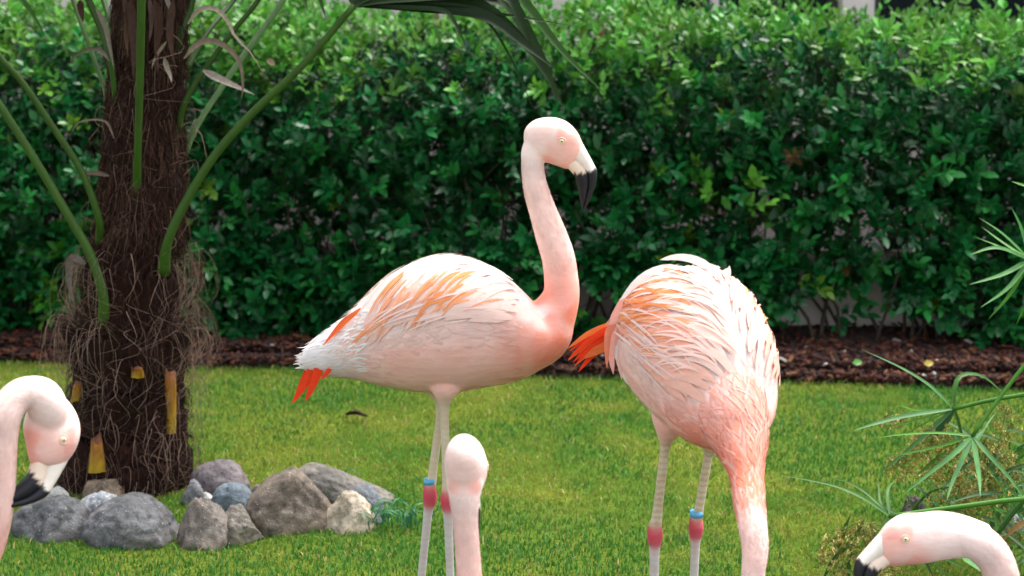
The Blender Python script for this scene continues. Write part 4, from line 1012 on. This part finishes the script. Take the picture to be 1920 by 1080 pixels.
    # wings: rows of overlapping feathers, each a piece of its own
    for sg in (1, -1):
        wb, wn = [], []
        base_pts = [surf(x, sg * math.radians(d), 1.0 * mm) for x in range(660, 981, 20) for d in range(12, 85, 12)]
        nv = 7; wv_ = []; wf_ = []; ci = []
        xsx = list(range(650, 981, 15)); dsd = list(range(10, 86, 8))
        for x in xsx:
            for d in dsd:
                wv_.append(tuple(surf(x, sg * math.radians(d), (.5 * mm))[0])); ci.append(body_col(x, math.radians(d)))
        nd = len(dsd)
        wf_ = [(i * nd + j, i * nd + j + 1, (i + 1) * nd + j + 1, (i + 1) * nd + j) for i in range(len(xsx) - 1) for j in range(nd - 1)]
        wing = mesh_obj('wing', wv_, wf_, M['feather'], root, np.array(ci))
        rows = 10 if fancy > .6 else 6
        for r_ in range(rows):
            fr = r_ / (rows - 1)
            nfe = 15 if sg * side > 0 or fancy < .6 else 13
            for j in range(nfe):
                u = (j + .5 + rnd.uniform(-.3, .3) * (.4 + .6 * (ruffle > 0))) / nfe
                deg = 2 + u * (80 - 8 * (1 - fr))
                x0 = 735 + fr * (235 if ruffle else 212) + rnd.uniform(-9, 9) * (.5 + .5 * (ruffle > 0)) + (8 if j % 2 else -8) - 40 * (1 - u) * (1 - fr) * .3 + 14 * math.sin(u * 3)
                L = (132 - 62 * fr) * rnd.uniform(.8, 1.15) * (1 + .2 * ruffle)
                jt = .35 + .65 * (ruffle > 0); phi = math.radians(8 + 26 * (1 - abs(u - .45)) + rnd.gauss(0, 6) * jt)
                if deg > 62: phi *= .35
                curl = math.radians(32 + rnd.gauss(0, 8) * jt) * (.25 if deg > 62 else 1)
                lift = (.1 + 1.6 * (rnd.random() if ruffle else .5) * (.25 + ruffle * (1.0 if sg * side > 0 else .5)))
                pts, ns = lay(x0, sg * math.radians(deg), phi, L, curl, 1.6 + fr * 2.6 + .5 * (1 - u) + rnd.random() * .3 * jt, lift, 6, .7)
                mid = math.exp(-((deg - 46) / (24 + 12 * (ruffle > 0))) ** 2) * math.exp(-((fr - .33) / (.36 + .14 * (ruffle > 0))) ** 2)
                stk = min(.9, (rnd.uniform(.6, 1) if rnd.random() < mid * (.55 + .35 * ruffle) + .10 * ruffle else rnd.uniform(0, .12) + .12 * ruffle))
                if fr >= .65: stk *= .25 if not ruffle else .6
                base = np.array((.94, .68, .60)) * (1 - .6 * mid * orange) + np.array((.94, .40, .24)) * .6 * mid * orange
                if deg < 25: base = np.array((.93, .80, .75))
                if ruffle: base = base * np.array((1, .84, .78))
                v, f, cc_ = feather_mesh(pts, ns, (rnd.uniform(12, 20) if ruffle else rnd.uniform(16, 20)) * (1.0 - .15 * fr) * mm, np.minimum(base * rnd.uniform(.97, 1.02), .93), (ORANGE * rnd.uniform(.9, 1.1) if ruffle else np.array((.92, .30, .10))), n=8, streak=stk, round_=2.4, cup=.03)
                if fancy < .6 and (j % 2): continue
                mesh_obj('feather', v, f, M['feather'], wing, cc_)
        # flight feathers showing orange behind the wing tip
        for j in range(0):
            pts, ns = lay(700 - j * 4, sg * math.radians(18 + j * 9), math.radians(14 + 3 * j), 104 - 6 * j, .15, 2.0 + .3 * j, 4, 6)
            v, f, cc_ = feather_mesh(pts, ns, 15 * mm, RED * .6 + ORANGE * .4, n=8, round_=5); mesh_obj('feather', v, f, M['feather'], wing, cc_)
    # tail
    if tailf:
        for (pw, wd, c) in tailf:
            nn_ = [(-.1, -1, .25)] * len(pw); v, f, cc_ = feather_mesh([tuple(q) for q in pw], nn_, wd, c, n=10, round_=2.0); mesh_obj('tail_feather', v, f, M['feather'], root, cc_)
    return root, surf, lay

def band(root, p, r, h, tilt=0):
    v, f = [], []
    K = 24
    for (rr, z) in [(r, -h), (r + .0022, -h), (r + .0022, h), (r, h)]:
        for k in range(K):
            a = 2 * math.pi * k / K; v.append((p[0] + rr * math.cos(a), p[1] + rr * math.sin(a), p[2] + z + tilt * math.cos(a) * rr))
    f = [(i * K + k, i * K + (k + 1) % K, ((i + 1) % 4) * K + (k + 1) % K, ((i + 1) % 4) * K + k) for i in range(4) for k in range(K)]
    mesh_obj('leg_band', v, f, M['band'], root, origin=Vector(p))

# ---- the tall bird in profile
Y1 = 4.0
def b1(x, y, l):
    return P(x, y, Y1 - l / 975)
def leg_pts(pix, Y, dz=0): return [P(x, y, Y) for x, y in pix]
nk = [((1022, 260), 12), ((1006, 270), 21), ((998.5, 285), 21), ((998, 300), 20.5), ((1000.5, 330), 21.5), ((1006, 360), 23.5), ((1019, 400), 26), ((1033, 440), 29.5), ((1046, 480), 31), ((1052, 520), 32), ((1052, 555), 35)]
neck1 = [(P(x, y, Y1), r / 975) for (x, y), r in nk]
def leg_make(thigh, knee, ankle, foot, s, rad=9.6):
    """thigh/knee: [(world, r)], ankle world, foot world"""
    a, ft = Vector(ankle), Vector(foot); k = Vector(knee)
    pts = [p for p, r in thigh] + [k, k.lerp(a, .3), k.lerp(a, .7), k.lerp(a, .84), a + Vector((0, 0, .014)), a, a - Vector((0, 0, .014)), a.lerp(ft, .13), a.lerp(ft, .4), a.lerp(ft, .75), ft + Vector((0, 0, .012)), ft + Vector((0, 0, .004))]
    rr = [r for p, r in thigh] + [x * s / 1000 for x in (9.6, 9.0, 9.2, 10.4, 12.6, 14.8, 13.4, 9.8, 8.8, 8.8, 9.6, 9)]
    return (pts, rr, a)
thA = [(P(838, 680, Y1 - .025), .034), (P(835, 722, Y1 - .036), .033), (P(833, 748, Y1 - .035), .0165)]
thB = [(P(822, 680, Y1 + .025), .034), (P(822, 722, Y1 + .036), .031), (P(826, 748, Y1 + .035), .014)]
LA = leg_make(thA, P(833, 770, Y1 - .033), P(839, 935, Y1 - .03), Vector((P(848, 1080, Y1 - .03).x, Y1 - .03, 0)), 1.0)
LB = leg_make(thB, P(826, 775, Y1 + .033), P(806, 928, Y1 + .02), Vector((P(789, 1080, Y1 + .02).x - .01, Y1 + .02, 0)), 1.0)
def tl(pix, Y, wd, c): return ([P(x, y, Y) for x, y in pix], wd / 975, c)
tails = [tl([(592, 676), (582, 700), (566, 728), (547, 757)], Y1 - .02, 20, RED * 1.0), tl([(600, 678), (594, 702), (584, 728), (573, 752)], Y1 - .03, 18, RED), tl([(586, 674), (574, 700), (562, 726), (553, 748)], Y1, 12, RED), tl([(620, 690), (612, 700), (601, 712)], Y1 - .04, 10, RED), ] + [tl([(676 - 5 * k, 578 + 3 * k), (652 - 4 * k, 600 + 3 * k), (620 - 3 * k, 634 + 3 * k)], Y1 - .056 + .002 * k, 8, (RED if k % 2 else ORANGE) * .6 + ORANGE * .4) for k in range(6)]
chest1 = [(P(1070, 590, Y1 - .02), SALMON * .95), (P(1050, 640, Y1 - .04), SALMON), (P(1020, 670, Y1 - .05), SALMON * 1.0), (P(1060, 560, Y1 - .03), PINK), (P(1030, 600, Y1 - .05), PINK), (P(1075, 620, Y1), SALMON), (P(980, 690, Y1 - .06), PINK)]
r1, surf1, lay1 = flamingo('upright pale pink flamingo in profile, neck raised, standing on the lawn', b1, b1, neck1, [LA, LB], Vector((P(830, 1080, Y1).x, Y1, 0)), 1.02, seed=3, orange=.55, tailf=tails, chest=chest1)
band(r1, P(806, 902, Y1 + .022), .0098, .0055, .1)

# ---- the bird bending down in front view
def frame(center, ef, eu_hint, s):
    ef = Vector(ef).normalized(); el = ef.cross(Vector(eu_hint)).normalized(); eu = el.cross(ef).normalized(); c = Vector(center); k = s / 1000
    def mp(x, y, l): return c + ef * ((x - 830) * k) + eu * (-(y - 610) * k) + el * (l * k)
    return mp
Y2 = 3.80
c2 = P(1289, 638, Y2)
b2_ = frame(c2, (.205, -.37, -.225), (0.05, -.05, 1), 1.08)
def b2(x, y, l):
    d = max(0, 770 - x)            # the tail hangs low while the bird bends down
    return b2_(x + d * .38, y + d * .42 * (d / 210), l)
nk2 = [((1412, 1080), 22, 3.42), ((1416, 1030), 24.5, 3.43), ((1411, 985), 27, 3.45), ((1405, 940), 29.5, 3.49), ((1401, 900), 31, 3.53), ((1396, 865), 39, 3.56), ((1388, 825), 55, 3.60), ((1372, 780), 72, 3.64), ((1345, 725), 90, 3.70)]
hx2 = P(1412, 1080, 3.42)
h2c = hx2 + Vector((0, -.03, -.30))
neck2 = [(h2c + Vector((0, .012, .02)), .024), (h2c + Vector((0, .03, .05)), .022), (h2c + Vector((-.005, .035, .10)), .021), (hx2 + Vector((0, .01, -.12)), .021)] + [(P(x, y, Y), r / 1085) for (x, y), r, Y in nk2]
def h2(x, y, l): # eye at (1052, 266): bill hangs down towards the water
    ef = Vector((.25, .45, -.85)).normalized(); el = Vector((.97, -.25, .1)); el = (el - ef * el.dot(ef)).normalized(); eu = el.cross(ef).normalized()
    return h2c + (ef * (x - 1030) + eu * (-(y - 262)) + el * l) * .00102
thC = [(P(1266, 735, Y2 - .04), .044), (P(1257, 785, Y2 - .045), .036), (P(1251, 812, Y2 - .04), .021)]
thD = [(P(1342, 765, Y2 + .02), .045), (P(1336, 815, Y2 + .05), .035), (P(1331, 845, Y2 + .06), .014)]
LC = leg_make(thC, P(1247, 838, Y2 - .035), P(1228, 1000, Y2 - .01), Vector((P(1226, 1080, Y2).x, Y2, 0)), 1.05)
LD = leg_make(thD, P(1328, 855, Y2 + .062), P(1305, 988, Y2 + .07), Vector((P(1302, 1080, Y2 + .07).x - .004, Y2 + .07, 0)), 1.0)
tails2 = []
for i in range(13):
    u = i / 12; sx, sy = 1150, 612 + 38 * u; ex, ey = 1060 + 42 * u + random.uniform(-6, 6), 655 + 42 * math.sin(u * 2.4) + random.uniform(-8, 6)
    if u > .7: ey = 668 + 10 * random.random()
    yy = Y2 + .14 + .01 * math.sin(i * 2)
    tails2.append(tl([(sx + 20, sy - 8), (sx - 12, sy + 2 * u), ((sx + ex) / 2 - 6, (sy + ey) / 2 - 6 + 6 * u), (ex, ey)], yy, 14, RED * random.uniform(.85, 1.1) if i % 3 else ORANGE * .9))
for q, wd, c in [([(1166, 560), (1150, 610), (1146, 660), (1150, 702)], 18, PINK), ([(1180, 560), (1165, 610), (1160, 660), (1166, 712)], 18, BLUSH), ([(1158, 600), (1142, 620), (1138, 650), (1138, 690)], 14, SALMON * .9),
                 ([(1172, 610), (1160, 650), (1166, 690), (1178, 722)], 18, (.8, .76, .76)), ([(1345, 510), (1305, 488), (1270, 482), (1238, 487)], 16, (.92, .86, .8)), ([(1290, 508), (1242, 506), (1200, 524), (1162, 564)], 20, (.92, .86, .82)),
                 ([(1352, 545), (1358, 530), (1365, 515), (1368, 498)], 15, (.92, .86, .84)), ([(1345, 535), (1350, 520), (1357, 512), (1366, 502)], 14, (.92, .84, .82))]:
    tails2.append(tl(q, Y2 - .02, wd, c))
chest2 = [(P(1385, 800, 3.48), SALMON * .5 + PINK * .5), (P(1365, 760, 3.48), PINK), (P(1400, 770, 3.5), PINK * .6 + SALMON * .4), (P(1330, 740, 3.5), BLUSH), (P(1420, 800, 3.55), SALMON * .6 + PINK * .4), (P(1440, 760, 3.62), PINK), (P(1340, 790, 3.52), PINK), (P(1385, 830, 3.47), SALMON), (P(1400, 850, 3.5), SALMON), (P(1375, 860, 3.5), SALMON), (P(1425, 840, 3.5), SALMON * .95), (P(1400, 900, 3.46), SALMON * 1.02), (P(1395, 810, 3.5), SALMON * .6 + PINK * .4), (P(1350, 800, 3.5), PINK), (P(1400, 935, 3.42), SALMON * .5 + PINK * .5), (P(1410, 990, 3.40), np.array((.92, .66, .6))), (P(1412, 1060, 3.40), np.array((.92, .66, .6)))]
r2, surf2, lay2 = flamingo('ruffled orange-winged flamingo bending its neck down towards the pond', b2, h2, neck2, [LC, LD], Vector((P(1265, 1080, Y2).x, Y2, 0)), 1.10, seed=5, orange=1.0, ruffle=.9, tailf=tails2, extra_neck=False, chest=chest2, tuft=.5)
band(r2, P(1306, 963, Y2 + .069), .0105, .0058, 0)

# ---- birds standing in the pond, only heads and necks in view
def head_frame(eye_px, Y, rot, s, mirror=1, yaw=0.0):
    """image-plane rotation rot (clockwise) of the canonical head, scale s in px per canonical mm"""
    o = P(eye_px[0], eye_px[1], Y); k = s / SC(o); back = -FWD
    ex = RIGHT * math.cos(rot) * mirror - UP * math.sin(rot); ey = RIGHT * math.sin(rot) * mirror + UP * math.cos(rot)
    if yaw:
        Rm = Matrix.Rotation(yaw, 3, UP); ex, ey, back = Rm @ ex, Rm @ ey, Rm @ back
    off = back * (30 * k)
    def mp(x, y, l): return o - off + (ex * (x - 1053) - ey * (y - 265) + back * l) * k
    return mp, k * 1000
def pond_legs(bm_, s, cx, cy, fdir):
    out = []
    for sg in (1, -1):
        th = [(Vector(bm_(835, 690, sg * 42)), .046 * s), (Vector(bm_(835, 725, sg * 38)), .034 * s), (Vector(bm_(833, 750, sg * 34)), .019 * s)]
        kn = Vector(bm_(833, 772, sg * 33)); an = Vector(bm_(828 + 8 * sg, 925, sg * 30)); ft = Vector((bm_(838 + 8 * sg, 1000, sg * 30).x, bm_(838 + 8 * sg, 1000, sg * 30).y, POND_BED)); out.append(leg_make(th, kn, an, ft, s))
    return out
BZ = POND_BED + .615
# left bird
Y3 = 3.36; h3, k3 = head_frame((118, 824), Y3, math.radians(60), 1.25, yaw=.55)
n3 = [((94, 808), 24), ((92, 775), 36), ((78, 745), 37), ((50, 737), 31), ((26, 750), 30), ((10, 780), 30), ((3, 820), 30), ((-1, 870), 31), ((-5, 930), 32), ((-14, 985), 33), ((-30, 1035), 34), ((-52, 1085), 35)]
neck3 = [(P(x, y, Y3 + .028 - .012 * min(5, i)), r / 1135) for i, ((x, y), r) in enumerate(n3)]
c3 = Vector((P(-52, 1085, Y3).x - .245, Y3, BZ)); b3 = frame(c3, (1, 0, 0), (0, 0, 1), 1.0)
flamingo('pale flamingo at the left edge tucking its black bill towards its neck', b3, h3, neck3, pond_legs(b3, 1, 0, 0, 1), Vector((c3.x, c3.y, POND_BED)), 1.0 if k3 < .5 else k3, voxel=.003, fancy=.4, seed=8)
# centre bird, seen from behind
Y4 = 3.28; o4 = P(872, 868, Y4); k4 = 1.22 / SC(o4)
ef4 = Vector((.11, .91, -.45)).normalized(); eu4 = Vector((0.0, .44, .90)); el4 = ef4.cross(eu4).normalized(); eu4 = el4.cross(ef4)
def h4(x, y, l):
    # the nape looks at the camera; the bill points away and down
    return o4 + (ef4 * (x - 1034) - eu4 * (y - 263) + el4 * l * 1.02) * k4
n4 = [((872, 872), 22), ((872, 900), 34), ((871, 922), 31), ((871, 944), 26.5), ((872, 968), 23.5), ((874, 1000), 22.5), ((877, 1040), 23), ((880, 1085), 24), ((884, 1140), 28)]
neck4 = [(P(x, y, Y4 - .002 - .004 * min(3, i)), r / 1150) for i, ((x, y), r) in enumerate(n4)]
e4 = P(884, 1140, Y4); c4 = Vector((e4.x + .01, e4.y - .245, BZ)); b4 = frame(c4, (-.03, 1, 0), (0, 0, 1), 1.0)
flamingo('flamingo seen from behind, only pale head and slim neck showing in the middle', b4, h4, neck4, pond_legs(b4, 1, 0, 0, 1), Vector((c4.x, c4.y, POND_BED)), k4 * 1000, voxel=.003, fancy=.4, seed=9)
# right bird
Y5 = 3.42; h5, k5 = head_frame((1698, 1011), Y5, math.radians(-13), 1.14, mirror=-1)
n5 = [((1790, 1006), 20), ((1815, 1010), 33), ((1843, 1023), 35), ((1866, 1050), 34), ((1878, 1085), 34), ((1882, 1130), 36), ((1884, 1170), 38)]
neck5 = [(P(x, y, Y5 + .02), r / 1115) for (x, y), r in n5]
e5 = P(1884, 1170, Y5); c5 = Vector((e5.x + .24, Y5 - .04, BZ)); b5 = frame(c5, (-1, 0, 0), (0, 0, 1), 1.0)
flamingo('low flamingo head in the bottom right corner facing left', b5, h5, neck5, pond_legs(b5, 1, 0, 0, 1), Vector((c5.x, c5.y, POND_BED)), k5, voxel=.003, fancy=.4, seed=10, head=[((915, 212), (920, 270), 16), ((934, 209), (939, 274), 27), ((960, 206), (965, 282), 29.5), ((984, 206), (988, 291), 31), ((1010, 210), (1014, 303), 31.5)] + HEAD[3:])
